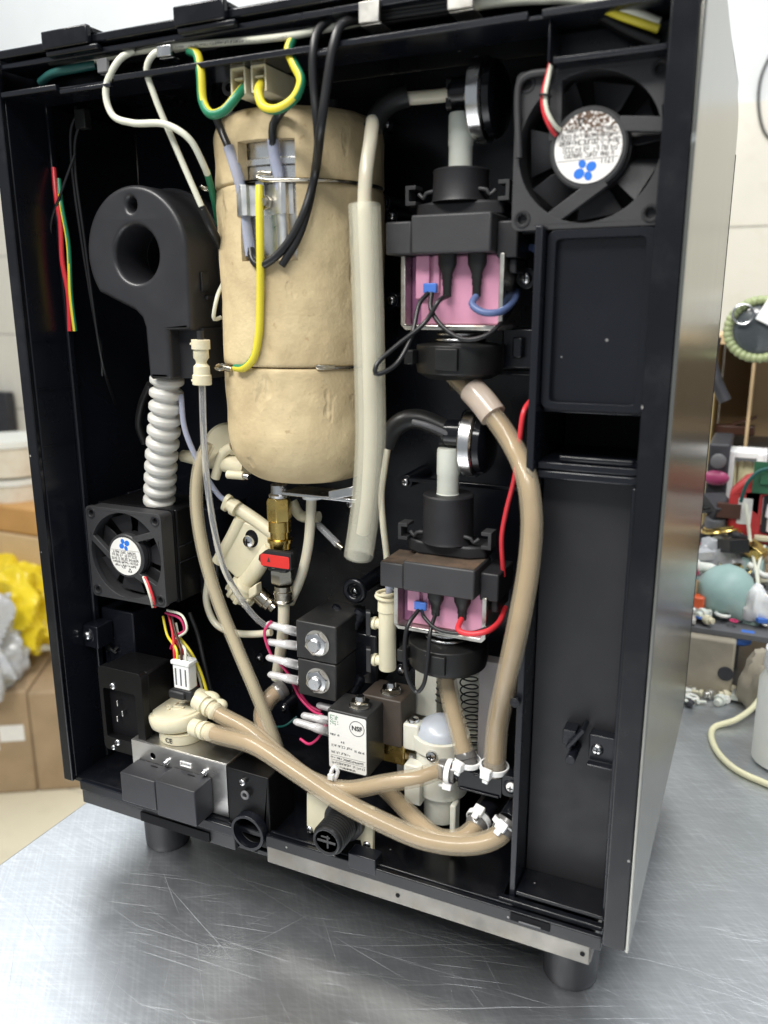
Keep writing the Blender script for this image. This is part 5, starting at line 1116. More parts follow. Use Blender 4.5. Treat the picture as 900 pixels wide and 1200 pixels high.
g = A(218, 806, 24); finish('sensor', MB().obox((g.x, g.y, g.z-2.6), X, Y, Z, 6.6, 4, 3.2).obox((g.x-3, g.y-1, g.z-3), X, Y, Z, 5.5, 4.5, 2.4), M['matte'], vp, 1.2)
pg = thing('wire_plug', 'pale grey wire plug standing on the cream flow meter', 'plug', (g.x, g.y, g.z))
zt_p = A(216, 773, 22).z
finish('shell', MB().box(g.x-5, g.x+5.6, g.y-4, g.y+3, g.z+.8, zt_p).box(g.x-6, g.x+6.4, g.y-4.6, g.y+3.2, zt_p-3, zt_p-.6), M['white'], pg, .6)
finish('slots', MB().box(g.x-3.6, g.x-2.6, g.y-4.1, g.y-3.9, g.z+3, zt_p-5).box(g.x-.3, g.x+.7, g.y-4.1, g.y-3.9, g.z+3, zt_p-5).box(g.x+3, g.x+4, g.y-4.1, g.y-3.9, g.z+3, zt_p-5), M['lightgrey'], pg)
for i, (m_, e_, st, lb) in enumerate((('w_yellow', 208, (191, 722), 'yellow wire rising from the wire plug'), ('w_red', 205, (197, 718), 'red wire rising from the wire plug'), ('w_brown', 213, (200, 716), 'brown wire rising from the wire plug'), ('w_white', 218, (206, 730), 'white wire rising from the wire plug'))):
    wire(lb, [A(st[0], st[1], 34), A(st[0]+5, st[1]+22, 30), A(e_-1, 762, 22), A(e_, 776, 21)], .75, m_, group='wires of the wire plug')
wire('crimson wire bowing in a small loop under the small fan', [A(194, 718, 30), A(212, 726, 28), A(216, 738, 28), A(206, 745, 30), A(200, 760, 32)], .7, 'w_crimson')
wire('white wire bowing in a small loop under the small fan', [A(196, 715, 30), A(214, 722, 28), A(219, 737, 27), A(207, 748, 29)], .7, 'w_white')
wire('yellow wire passing behind the wire plug to the flow meter', [A(206, 742, 32), A(224, 765, 30), A(236, 790, 30), A(246, 824, 30)], .9, 'w_yellow')
wire('white wire passing behind the wire plug beside the yellow one', [A(204, 742, 32), A(220, 765, 31), A(232, 790, 31), A(240, 822, 32)], .7, 'w_white')
wire('red wire passing behind the wire plug to the flow meter', [A(202, 745, 33), A(217, 768, 33), A(226, 790, 33), A(234, 814, 33)], .9, 'w_red')
wire('black cable sweeping behind the plug down to the flow meter', [A(222, 718, 44), A(232, 745, 42), A(240, 780, 38), A(252, 830, 34)], 1.2, 'w_black', cat='cable', name='cable')

# ================================================================== water meter, spring tray, manifold, hoses
sp_ = thing('spring_tray', 'clear plastic tray with black coil springs behind the lower hoses', 'spring holder', A(540, 900, 62))
finish('back_plate', MB().pbox(486, 594, 776, 900, 66, 2), M['offwhite'], sp_, .5)
finish('side_cheek', MB().pbox(486, 512, 782, 840, 58, 7.8), M['offwhite'], sp_, .6)
finish('clear_cover', MB().pbox(560, 590, 776, 900, 56, 8), mat('smoky_clear_cover', (.7,.66,.66), .2, trans=.5, ior=1.4), sp_, .4)
def spring(px0, py0, px1, py1, d, R, turns, name='spring'):
    a, b = A(px0, py0, d), A(px1, py1, d); n = turns*14; pts = []
    for i in range(n+1):
        t = i/n; an = 2*math.pi*turns*t; pts.append(a.lerp(b, t)+X*R*math.cos(an)+Y*R*math.sin(an))
    mb = MB(); mb.sweep(pts, [.42]*len(pts), 6); return mb
finish('spring', spring(549, 786, 553, 884, 60, 4.6, 11), M['rubber'], sp_)
finish('spring', spring(519, 780, 516, 822, 60, 2.8, 6), M['rubber'], sp_)
finish('amber_strip', MB().pbox(508, 524, 782, 822, 64.6, 1), M['hosepale'], sp_)
wmx = A(515, 880, 44).x; WYd = 46
wz = lambda py: A(515, py, WYd).z
wm = thing('water_filter_body', 'off white cylindrical valve body with a domed lid behind the manifold', 'valve body', (wmx, WYd, wz(955)))
finish('cylinder', MB().lathe((wmx+1, WYd, wz(955)), Z, [(0, 8.6), (1, 9.2), (16, 9.6), (16.4, 13), (26, 13.4), (wz(868)-wz(955), 13.6)], 44), M['offwhite'], wm)
finish('rib', MB().box(wmx+10, wmx+13, WYd-13, WYd-6, wz(955), wz(922)).box(wmx-14, wmx-5, WYd-15, WYd-8, wz(930), wz(885)), M['offwhite'], wm, .8)
finish('flange', MB().plate(circ(0, 0, 15, 40)[5:-4]+[(14, -6), (15, 5)] if False else circ(0, 0, 14.6, 44), o=(wmx, WYd, wz(872)), U=X, V=Y, N=Z, d0=0, d1=7), M['offwhite'], wm, .8)
finish('dome', MB().lathe((wmx, WYd, wz(872)+7.1), Z, [(0, 12.6), (1.6, 12.4), (4.5, 10.6), (7, 7.4), (8.6, 3.5), (9, .2)], 44), mat('frosted_dome', (.62,.66,.72), .28, trans=.35, sss=.3, sssr=2), wm)
finish('lug', MB().box(wmx-17.5, wmx-9, WYd-9, WYd-1, wz(870)-3, wz(846)).box(wmx-15, wmx-6, WYd-14, WYd-11.5, wz(910), wz(888)), M['offwhite'], wm, 1)
c = A(484, 836, WYd-5); finish('screw', MB().lathe((wmx-13.4, WYd-5, wz(846)+.1), Z, [(0, 3), (1.6, 2.9), (2.4, 1.8), (2.41, .1)], 22), M['steel'], wm)
c = A(505, 887, WYd-16); phillips(wm, (c.x, WYd-15.2, c.z), 2.9)
finish('hose_loop', MB().tube([A(470, 905, 52), A(470, 892, 50), A(478, 886, 48), A(486, 888, 46)], 2.0, n=14), M['white'], wm)
# manifold
MDp = 20
mf = thing('manifold', 'black hose manifold bar screwed to the partition', 'manifold', A(565, 930, MDp))
xa, xb = A(536, 922, MDp).x, A(588, 922, MDp).x; za = A(565, 908, MDp).z; zb = A(565, 930, MDp).z
finish('bar', MB().box(xa, xb, MDp, MDp+10, zb, za).box(xa+8, xb-6, MDp-.6, MDp-.05, za-1.6, za-.6).box(xa+1, xb-1, MDp-1, MDp-.05, zb, zb+1), M['gloss'], mf, .6)
c = A(599, 922, MDp-1); pl = finish('mounting_ear', MB().plate(rrect(xb+.3, XP-.3, c.z-5.5, c.z+5, 2), o=(0, MDp-1, 0), d0=0, d1=7), M['gloss'], mf, .6)
finish('boss', MB().ring((c.x, MDp-1, c.z), Y, 3.1, .6, 26, 8), M['wallblack'], mf); phillips(mf, (c.x, MDp-1.6, c.z), 2.2, m='white')
for px in (548, 580):
    q = A(px, 900, MDp+3); finish('stub', MB().cyl((q.x, MDp+4, za-.3), (q.x, MDp+4, za+3), 4.4, n=22), M['gloss'], mf)
finish('stub', MB().cyl((xa-5, MDp+4, (za+zb)/2), (xa+.2, MDp+4, (za+zb)/2), 3.8, n=22), M['gloss'], mf)
def hose(label, pts, r, m='hose', end0=None, end1=None, group='tan hoses', name='hose', wob=0):
    """a hose; the length pushed over a barb reads darker"""
    pv = path(pts)
    hz = thing(name, label, 'hose', min(pv, key=lambda v: v.z), group)
    rf = r if callable(r) else (lambda u: r)
    core, wall = {'hose': ('hosecore', 'hoseshell'), 'hosepale': ('palecore', 'paleshell'), 'hosebrown': ('browncore', 'hoseshell')}[m]
    finish('tube', MB().tube(pv, lambda u: rf(u)*.68, n=18, step=1.5).tube(pv, rf, n=24, step=1.5, mi=1), [M[core], M[wall]], hz)
    rr = r(0) if callable(r) else r
    for e, (p, q) in ((end0, (pv[0], pv[1])), (end1, (pv[-1], pv[-2]))):
        if e:
            D = (q-p).normalized(); finish('barb_end', MB().lathe(p-D*.5, D, [(0, rr+.25), (.3, rr+.5), (e*.55, rr+.35), (e*.6, rr+.75), (e*.8, rr+.6), (e, rr+.12)], 26), M['hoseend'], hz)
    return hz, pv
def clamp(label, c, D, r, lug):
    """white band with its square lock"""
    K = thing('hose_clamp', label, 'clamp', c, 'white hose clamps'); D = D.normalized()
    finish('band', MB().lathe(c-D*1.3, D, [(0, r+.3), (0, r+1.1), (2.6, r+1.1), (2.6, r+.3)], 36, caps=False), M['white'], K, .15)
    lg_ = Vector(lug).normalized(); lg_ = (lg_-D*lg_.dot(D)).normalized(); s_ = D.cross(lg_)
    finish('lock', MB().obox(c+lg_*(r+2.0), s_, D, lg_, 2.5, 2.3, 1.7).obox(c+lg_*(r+2.2)+D*-3.2, s_, D, lg_, 1.5, 1.4, .8), M['white'], K, .5)
stub1 = A(548, 900, MDp+4); stub2 = A(579, 905, MDp+4)
h1, pv1 = hose('longest tan hose sweeping from the upper pump down to the manifold', [(527, 434, 37), (540, 447, 33), (553, 460, 29), (575, 484, 25), (601, 522, 20), (617, 560, 9), (623, 605, 5), (620, 660, 5), (608, 730, 4), (593, 800, 11), (583, 850, 21), Vector((stub2.x, MDp+4, za+.6))], lambda u: 4.5+.9*max(0, u-.55)*2, end1=7)
finish('joint_sleeve', MB().tube([A(553, 457, 29.4), A(566, 471, 26.5), A(578, 487, 24.4)], 5.9, n=24), mat('pinkish_clear_sleeve', (.66,.55,.46), .22, trans=.35, sss=.3, sssr=2, coat=.3), h1)
h2, pv2 = hose('short tan hose dropping straight from the lower pump to the manifold', [(522, 778, 37), (527, 815, 33), (537, 855, 28), Vector((stub1.x, MDp+4, za+.6))], 4.7, end1=7)
clamp('white clamp on the manifold end of the short straight hose', Vector((stub1.x, MDp+4, za+3.0)), Vector((.1, 0, 1)), 5.2, (-.35, -1, 0))
clamp('white clamp on the manifold end of the longest hose', Vector((stub2.x, MDp+4, za+3.0)), Vector((.05, 0, 1)), 5.8, (-.2, -1, 0))
zc_ = (za+zb)/2
h3, pv3 = hose('tan hose from the upper flow meter spout to the manifold end', [n1_+u1*-1, n1_+u1*6, (295, 858, 11), (330, 888, 9), (365, 914, 9), (405, 925, 9), (450, 918, 11), (490, 911, 15), Vector((xa-8, MDp+4, zc_+.2)), Vector((xa-2.4, MDp+4, zc_))], 4.5, end1=9)
clamp('white clamp hanging on the side end of the manifold bar', Vector((xa-5.4, MDp+4, zc_)), X, 5.0, (0, -.35, -1))
e4 = A(596, 962, 16); e5 = A(564, 956, 22)
h4, pv4 = hose('tan hose from the lower spout curving along the bottom to the outermost clamp', [n2_+u2*-1, n2_+u2*6, (300, 874, 4), (345, 903, 2), (395, 936, 0), (445, 962, -1), (495, 983, 0), (540, 990, 3), (570, 986, 7), (588, 976, 12), e4], 4.9, end1=7)
clamp('white clamp on the hose end low beside the partition', A(592, 968, 15), e4-A(584, 979, 12), 5.4, (-.1, -1, .35))
h5, pv5 = hose('tan hose crossing behind the bottom one up to the inner low clamp', [(452, 925, 40), (472, 945, 26), (492, 965, 14), (515, 982, 8), (540, 982, 9), (556, 970, 16), e5], 4.6, end1=7)
clamp('white clamp on the inner hose end below the manifold', A(561, 960, 20.5), e5-A(553, 973, 14), 5.1, (-.1, -1, .35))
for q_ in (e4, e5): hp('hose_port', MB().cyl(q_, q_+Vector((3, 14, 5)), 5.2, n=22), 'gloss', .3)
h6, pv6 = hose('long pale hose hanging from the cream elbow down behind the tan ones', [(244, 520, 40), (234, 545, 38), (230, 585, 36), (237, 640, 34), (254, 700, 32), (278, 760, 30), (300, 812, 28), (322, 868, 28), (330, 895, 30)], 3.6, m='hosepale', group=None)
h7, pv7 = hose('brown hose bending down from the grey fitting behind the tan hoses', [(332, 806, 44), (316, 818, 36), (307, 838, 32), (314, 862, 28), (324, 890, 26)], 4.8, m='hosebrown' if 'hosebrown' in M else 'hose', end0=6)
hp('hose_port', MB().cyl(A(334, 805, 45), A(350, 795, 58), 5.4, n=24), 'gloss', .3)
solo('cable_tie', MB().tube([A(388, 905, 8), A(392, 898, 8), A(396, 904, 9), A(392, 914, 9)], 1.0, n=10).obox(A(388, 910, 7.5), X, Z, Y, 1.4, 1.4, 1.2), M['white'], 'white tie standing up between the labelled valve and the hoses', 'cable tie', bevel=.2)
# water inlet fitting
wi = thing('water_inlet', 'black threaded water inlet on a cream mounting plate at the bottom', 'water inlet', A(397, 1000, 8))
finish('mounting_plate', MB().plate([XZ(359, 929, 12), XZ(437, 948, 12), XZ(437, 1003, 12), XZ(425, 1000, 12), XZ(422, 985, 12), XZ(359, 975, 12)], o=(0, 12, 0), d0=0, d1=2.5), M['cream'], wi, .6)
ic = A(383, 986, -8); icz = ic.z
prof = [(0, 6.2), (.05, 7.4), (.6, 7.7)]
tt = 1.5
while tt < 15: prof += [(tt, 7.7), (tt+.35, 8.35), (tt+.75, 8.35), (tt+1.1, 7.7)]; tt += 1.75
prof += [(16, 7.7), (16.1, 9.6), (20, 9.8)]
finish('threaded_spigot', MB().lathe((ic.x, -8, icz), Y, prof, 40), M['rubber'], wi)
finish('spigot_ring', MB().ring((ic.x, -8.1, icz), Y, 6.6, .8, 36, 8).cyl((ic.x, -8, icz), (ic.x, -7.2, icz), 5.9, n=30), M['matte'], wi)
finish('inner_cross', MB().box(ic.x-5, ic.x+5, -8.6, -8.05, icz-.6, icz+.6).box(ic.x+.2, ic.x+1.2, -8.7, -8.05, icz-3.4, icz+3.4).box(ic.x-3, ic.x+2, -8.6, -8.1, icz+2, icz+2.8), M['grey'], wi, .2)
phillips(wi, A(363, 972, 11.9), 2.1); phillips(wi, A(430, 990, 11.9), 2.1)
finish('shroud', MB().lathe((ic.x, 8.4, icz), Y, [(0, 9.8), (.2, 10.6), (3.4, 10.8)], 36), M['matte'], wi, 0)
hp('low_block', MB().pbox(408, 440, 1004, 1022, .1, 8), 'wallblack', .5)
# ================================================================== things around the machine on the table and behind
M['rubberblue'] = mat('blue_green_rubber', (.30,.43,.40), .45, var=.08, dirt=(.42,.44,.34), dirt_amt=.5, dirt_scale=14)
M['reddirty'] = mat('worn_red_plastic', (.42,.03,.03), .4, var=.2, dirt=(.15,.03,.03), dirt_amt=.5)
M['card'] = mat('brown_cardboard', (.33,.235,.14), .7, var=.12, vscale=12, bump=.2, bscale=60, dirt=(.26,.17,.09), dirt_amt=.5, dirt_scale=9)
M['wood'] = mat('pale_plywood', (.56,.40,.22), .55, var=.15, vscale=9)
M['woodorange'] = mat('orange_brown_board', (.50,.27,.09), .5, var=.15, vscale=9)
M['greywood'] = mat('worn_grey_block', (.33,.29,.22), .7, var=.25, vscale=20, bump=.4, bscale=90)
M['yellowbag'] = mat('yellow_film', (.74,.56,.02), .25, var=.1, vscale=20, coat=.2)
M['film'] = mat('clear_film', (.62,.63,.65), .2, trans=.35, var=.1)
M['beads'] = mat('green_beads', (.33,.38,.19), .3, var=.15, vscale=200, trans=.15)
M['jar'] = mat('white_jar_plastic', (.72,.72,.66), .38, sss=.2, sssr=4, var=.04)
M['yellowwhite'] = mat('ivory_cable', (.72,.68,.44), .4, var=.05)
M['dark'] = mat('dark_bench_clutter', (.03,.03,.035), .5, var=.3)
M['pinkstuff'] = mat('magenta_plastic', (.32,.05,.13), .4)
M['orange'] = mat('orange_plastic', (.6,.1,.03), .4)
def crumpled(c, sx, sy, sz, seed, n=44, amp=.25, flat=.35):
    """a bag: a sagging closed form with folds"""
    from mathutils.noise import noise as nz3
    mb = MB(); vs, fs = [], []; c = Vector(c); m = n
    for i in range(m+1):
        t = math.pi*i/m
        for j in range(n*2):
            a = math.pi*j/n; d = Vector((math.sin(t)*math.cos(a), math.sin(t)*math.sin(a), math.cos(t)))
            r = 1+amp*nz3(d*1.7+Vector((seed, 0, 0)))-amp*.8*abs(nz3(d*2.6+Vector((0, seed, 0))))-amp*.28*abs(nz3(d*5.5+Vector((0, seed, 3))))-amp*.08*abs(nz3(d*12+Vector((seed, 0, 3))))
            z = d.z*r*sz
            if z < -sz*flat: z = -sz*flat
            vs.append((c.x+d.x*r*sx, c.y+d.y*r*sy, c.z+z+sz*flat))
    k = n*2
    for i in range(m):
        for j in range(k): fs.append((i*k+j, (i+1)*k+j, (i+1)*k+(j+1)%k, i*k+(j+1)%k))
    return mb.add(vs, fs)
# ---- bench clutter at the right: its nearest row stands about 40 cm behind the opening
def T(px, py): return AZ(px, py, TZ)
# rubber blower
q = A(852, 697, 420)
rb = thing('rubber_blower', 'blue green rubber blower bulb lying on the bench clutter', 'blower', (q.x, q.y, q.z-20), None)
axb = (A(895, 745, 400)-A(845, 690, 420)).normalized()
finish('bulb', MB().lathe(q-axb*14, axb, [(-12, 1), (-10, 11), (-4, 20), (6, 25), (16, 25), (26, 20), (34, 13), (42, 8), (50, 6)], 40), M['rubberblue'], rb)
finish('nozzle', MB().lathe(q+axb*36, axb, [(0, 5), (12, 3), (40, 2.4)], 18), M['rubber'], rb)
# white jar and its cable
j0 = T(896, 893); jr = 24
jc = Vector((j0.x+14, j0.y+6, TZ))
jt_ = A(893, 752, jc.y)
jr_ = thing('white_jar', 'white plastic jar with a screw lid at the edge of the bench', 'jar', jc)
hj = jt_.z-TZ
finish('body', MB().lathe(jc, Z, [(0, 20), (2, 23), (hj-26, 23.5), (hj-20, 20), (hj-17, 19)], 44), M['jar'], jr_)
finish('lid', MB().lathe(jc+Z*(hj-17), Z, [(0, 21), (1, 21.5), (14, 21.5), (16.5, 19), (16.6, .5)], 44), M['white'], jr_)
solo('cable', MB().tube([T(905, 830)+Z*40, T(885, 840)+Z*12, T(862, 850)+Z*5, T(836, 856)+Z*2.2, T(838, 880)+Z*2.2, T(862, 905)+Z*2.2, T(905, 925)+Z*2.2], 2.2, n=14), M['yellowwhite'], 'ivory cable looping over the bench beside the white jar', 'cable')
# worn grey block with a round hole, and a lump
b0, b1 = T(800, 808), T(856, 822)
gb = thing('metal_block', 'worn grey brown block with a round hole at the back of the table', 'block', (b0.x+20, b0.y+25, TZ))
zt1 = A(830, 748, b0.y).z
mb = MB().box(b0.x-30, A(858, 800, b0.y).x, b0.y, b0.y+45, TZ, zt1); finish('body', mb, M['greywood'], gb, 2)
hcx = A(850, 790, b0.y-1); finish('hole', MB().cyl((hcx.x, b0.y-.8, hcx.z), (hcx.x, b0.y+.4, hcx.z), 6, n=26), M['dark'], gb)
l0 = T(876, 832); solo('stone_block', crumpled((l0.x+8, l0.y+14, TZ), 18, 18, 30, 4.2, 16, .3, .5), M['greywood'], 'lumpy grey brown block between the holed block and the white jar', 'block')
# small debris lying in front of the blocks
random.seed(21)
COLS = (('white', 'jar'), ('black', 'dark'), ('cream', 'cream'), ('zinc', 'zinc'), ('pale grey', 'palegrey'))
def debris(c, s, i, cn, m_, where):
    a = random.uniform(0, 3); U_ = Vector((math.cos(a), math.sin(a), random.uniform(-.15, .15))).normalized(); V_ = perp(U_)[0]; W_ = U_.cross(V_)
    mb = MB(); k = ('plastic_ring', 'plastic_spool', 'plastic_chip', 'bolt')[i]
    if k == 'plastic_ring': mb.ring(c, Vector((.1, .05, 1)), s*.9, s*.3, 22, 8)
    elif k == 'plastic_spool': mb.lathe(c, U_, [(-s, s*.5), (-s*.3, s*.5), (-s*.28, s*.8), (s*.3, s*.8), (s, s*.4)], 16)
    elif k == 'plastic_chip': mb.obox(c, U_, V_, W_, s*1.4, s*.5, s*.4)
    else: mb.hexa(c, U_, s*.8, s*.7).cyl(c, c+U_*s*2.4, s*.4, n=12)
    kk = k.split('_')[-1]
    solo(k, mb, M[m_], '%s %s lying %s' % (cn, 'hexagon bolt' if kk == 'bolt' else 'loose '+kk, where), kk, '%s %ss %s' % (cn, kk, where), .3)
combos = [(cn, m_, i) for cn, m_ in COLS for i in range(4)]
for q, (cn, m_, i) in enumerate(combos):
    px, py = random.uniform(800, 864), random.uniform(806, 828); s = random.uniform(2.5, 6)
    debris(T(px, py)+Z*s*.7, s, i, cn, m_, 'before the holed block')
# a low shelf over the rear of the table holding the clutter
sy = b0.y+8
szt = zt1+.3
SH = thing('parts_tray', 'grey tray full of loose parts under the rubber blower', 'tray', (360, sy+60, zt1))
x_a, x_b = A(800, 740, sy).x-20, 640
finish('tray_floor', MB().box(x_a, x_b, sy+2, sy+150, zt1+.2, zt1+4), M['lightgrey'], SH, .5)
for lx_ in (x_a+60, 630):
    for ly_ in (sy+60, sy+140): finish('leg', MB().box(lx_-4, lx_+4, ly_-4, ly_+4, TZ+.2, zt1), M['lightgrey'], SH, .5)
finish('tray_lip', MB().box(x_a, x_b, sy, sy+1.8, zt1+.2, zt1+5), M['lightgrey'], SH, .3)
random.seed(11)
COLS2 = COLS+(('blue', 'blueclip'), ('tan', 'wood'), ('crimson', 'w_crimson'))
for rep in range(1):
    for cn, m_ in COLS2:
        for i in range(3):
            if (rep and random.random() < .6): continue
            px = random.uniform(800, 898); d_ = sy+random.uniform(6, 40); s = random.uniform(2.5, 6)
            debris(Vector((A(px, 740, d_).x, d_, zt1+4+s*.8+random.uniform(0, 4))), s, i, cn, m_, 'in the tray under the blower')
bl = A(866, 748, sy+10); solo('blue_part', MB().lathe(bl, Vector((1, .2, -.1)), [(-8, 4), (-3, 6), (4, 6), (9, 4)], 20).obox(bl+X*6+Z*4, X, Y, Z, 5, 3, 3), M['blueclip'], 'dark blue plastic part under the blower nozzle', 'part')
og = A(815, 712, sy+30); solo('orange_part', MB().obox(og, X, Z, Y, 7, 12, 8), M['orange'], 'bright orange piece between the machine and the blower', 'part', bevel=1.5)
bk = A(845, 660, 470); solo('film_scrap', crumpled((bk.x, bk.y, A(845, 690, 470).z), 34, 20, 32, 7.7, 18, .4, .5), M['film'], 'crumpled clear film behind the blower bulb', 'plastic film')
wp = A(885, 708, 405); solo('plastic_fitting', crumpled((wp.x+2, wp.y, A(885, 726, 405).z), 13, 10, 20, 1.3, 14, .3, .5), M['white'], 'knobbly white plastic piece beside the blower bulb', 'part')
# red device with the pale sticker
rd = A(880, 610, 480)
rdv = thing('red_device', 'red rounded tool case with a pale sticker and an open dark inside', 'tool', (rd.x, rd.y+10, A(880, 655, 480).z))
mb = MB().plate([(-26, 24), (-14, 38), (0, 44), (30, 44), (44, 30), (44, -10), (30, -34), (-4, -34), (-22, -20), (-26, 0)], [[(2, 24), (36, 24), (36, -12), (2, -12)]], o=(rd.x+6, 480, rd.z), d0=0, d1=22); finish('case', mb, M['reddirty'], rdv, 3)
finish('inside', MB().box(rd.x+8.5, rd.x+41, 484, 490, rd.z-11.5, rd.z+23.5), M['dark'], rdv)
finish('sticker', MB().plate(rrect(-18, -6, -4, 20, 1), o=(rd.x+6, 479.6, rd.z), d0=0, d1=.35), M['label'], rdv)
finish('cream_rail', MB().box(rd.x+4, rd.x+42, 474, 479.4, rd.z-17, rd.z-12), M['cream'], rdv, 1)
finish('inner_part', MB().lathe((rd.x+18, 480, rd.z-8), Z, [(0, 5), (12, 5), (13, 7), (24, 6), (28, 3)], 18), M['white'], rdv)
wire('white cord hanging in front of the red tool case', [A(874, 590, 470), A(880, 640, 465), A(888, 690, 420), A(880, 720, 408)], 1.6, 'w_white', cat='cord', name='cord')
wire('second white cord crossing the first before the red tool case', [A(896, 640, 468), A(888, 670, 440), A(893, 710, 415)], 1.3, 'w_white', cat='cord', name='cord')
wire('green wire curling over the red tool case', [A(868, 588, 474), A(876, 566, 470), A(890, 552, 470), A(905, 548, 470)], 1.6, 'w_teal')
gp = A(897, 560, 476); solo('circuit_board', MB().obox(gp, X, Z, Vector((0, 1, 0)), 10, 14, 1.2).obox(gp+Y*-3, X, Z, Y, 4, 5, 1.4), mat('green_board', (.03,.12,.06), .4), 'green circuit board leaning above the red tool case', 'circuit board')
# plastic boxes stacked behind
def ptbox(name, px0, px1, py0, py1, d, depth, m, label, cat, bevel=2): 
    xm, ym = (px0+px1)/2, (py0+py1)/2
    return solo(name, MB().box(A(px0, ym, d).x, A(px1, ym, d).x, d, d+depth, A(xm, py1, d).z, A(xm, py0, d).z), m, label, cat, None, bevel)
ptbox('storage_box', 828, 853, 520, 590, 530, 80, M['dark'], 'dark storage box with pink things behind the machine edge', 'box')
pk = A(839, 560, 524); solo('pink_cap', MB().sphere(pk, 8, sc=(1.5, .6, .9)), M['pinkstuff'], 'magenta cap in front of the dark storage box', 'cap')
gb_ = A(842, 540, 522); solo('grey_cap', MB().lathe(gb_, -Y, [(0, 7), (4, 7), (5, 5)], 20), M['lightgrey'], 'grey cap in front of the dark storage box', 'cap')
cb2_ = thing('swab_box', 'clear box of pale cotton swabs behind the red tool case', 'box', A(870, 600, 540))
for (a_, b_, c_, d_) in ((851, 858, 530, 604), (890, 896, 530, 604), (858, 890, 530, 537), (858, 890, 597, 604)):
    finish('frame_side', MB().box(A(a_, 565, 540).x, A(b_, 565, 540).x, 540, 575, A(872, d_, 540).z, A(872, c_, 540).z), M['white'], cb2_, .6)
for i in range(9):
    xx = A(862+i*3, 570, 552).x; finish('swab', MB().cyl((xx, 552+i%2*3, A(870, 596, 552).z), (xx+(i%3-1)*3, 556, A(870, 541, 552).z), 1.4, n=8), M['yellowwhite'], cb2_)
tb_ = A(891, 545, 520); solo('white_bottle', MB().lathe((tb_.x, 520, A(891, 600, 520).z), Z, [(0, 9), (30, 9), (38, 5), (44, 5), (45, 4), (54, 3)], 24), M['white'], 'slim white bottle beside the swab box', 'bottle')
dk = A(832, 640, 500); solo('black_tool', MB().tube([A(818, 668, 500), A(828, 630, 500), A(842, 606, 500)], 9, n=14).tube([A(820, 625, 505), A(842, 640, 500), A(856, 650, 495)], 7, n=14), M['dark'], 'black curved tool lying behind the blower bulb', 'tool')
solo('beige_tube', MB().tube([A(838, 628, 492), A(850, 650, 488), A(858, 668, 484)], 7, n=18), M['palegrey'], 'short beige tube lying over the black tool', 'tube')
solo('beige_flap', MB().obox(A(836, 604, 510), Vector((.8, 0, -.6)), Vector((0,1,0)), Vector((.6,0,.8)), 16, 9, 1.2), M['cream'], 'beige strip poking out beside the machine edge', 'strip', bevel=.5)
# rear table shelf: pale board cabinet with two compartments
cy = 640
cab_ = thing('shelf_cabinet', 'pale plywood cabinet with open compartments behind the bench clutter', 'cabinet', (A(870, 530, cy).x, cy+60, TZ))
xl_, xm_, xr_c = A(838, 450, cy).x, A(880, 460, cy).x, 760
zt_c, zb_c = A(870, 404, cy).z, A(870, 531, cy).z
finish('side', MB().box(xl_-12, xl_, cy, cy+140, TZ, zt_c), M['shelf'], cab_, .5)
finish('top', MB().box(xl_-12, xr_c, cy-4, cy+140, zt_c+.3, zt_c+10), M['wood'], cab_, .5)
finish('divider', MB().box(xm_-1.6, xm_+1.6, cy+1, cy+138, zb_c, zt_c), M['wood'], cab_, .5)
finish('shelf', MB().box(xl_+.3, xr_c, cy, cy+140, zb_c-10, zb_c-.3), M['lightgrey'], cab_, .5)
finish('back', MB().box(xl_+.3, xr_c, cy+138.2, cy+141, TZ, zt_c), M['wood'], cab_, 0)
finish('lower_panel', MB().box(xl_+.3, xr_c, cy+100, cy+104, TZ, zb_c-10.4), M['wood'], cab_, 0)
wd = A(862, 497, cy+30); sh = solo('wood_scraper', MB().obox(wd+Vector((0,0,-6)), X, Y, Z, 20, 8, 5).obox(wd+Vector((8,0,4)), (X+Z*.4).normalized(), Y, (Z-X*.4).normalized(), 14, 7, 1.2), M['w_brown'], 'small brown handled scraper in the cabinet compartment', 'tool', bevel=1.5)
# black pouch rimmed with green beads, hanging before the cabinet top
pc = A(880, 386, 560); pr_ = A(925, 386, 560).x-pc.x
pu = thing('beaded_pouch', 'dark pouch rimmed with green beads hanging in front of the cabinet', 'pouch', (pc.x, 560, pc.z-pr_*.8))
finish('pouch', MB().lathe((pc.x+8, 560, pc.z), Y, [(-6, .5), (-5, pr_*.5), (-1, pr_*.72), (6, pr_*.78), (14, pr_*.6), (15, .5)], 36), mat('dark_pouch_film', (.06,.07,.075), .2, coat=.4, bump=.6, bscale=70), pu)
for i in range(34):
    a = 2*math.pi*i/34; finish('bead', MB().sphere((pc.x+8+pr_*.86*math.cos(a), 559, pc.z+pr_*.82*math.sin(a)), 4.6, 10, 6), M['beads'], pu)
finish('white_tag', MB().obox((pc.x+18, 550, pc.z+20), (X-Z*.5).normalized(), (Z+X*.5).normalized(), Y, 9, 16, 2), M['white'], pu, 1)
finish('clip_ring', MB().ring((pc.x-8, 551, pc.z+14), Y, 9, 1.2, 26, 8), M['steel'], pu)
solo('dark_strap', MB().tube([A(838, 395, 570), A(834, 420, 570), A(839, 445, 566), A(850, 470, 565)], 6, n=12), M['dark'], 'dark strap end hanging beside the beaded pouch', 'strap')
wire('black cable hanging on the tiled wall', [A(905, 60, WY-12), A(892, 90, WY-12), A(889, 125, WY-12), A(896, 155, WY-12), A(910, 170, WY-12)], 3.2, 'w_black', cat='cable', name='cable')
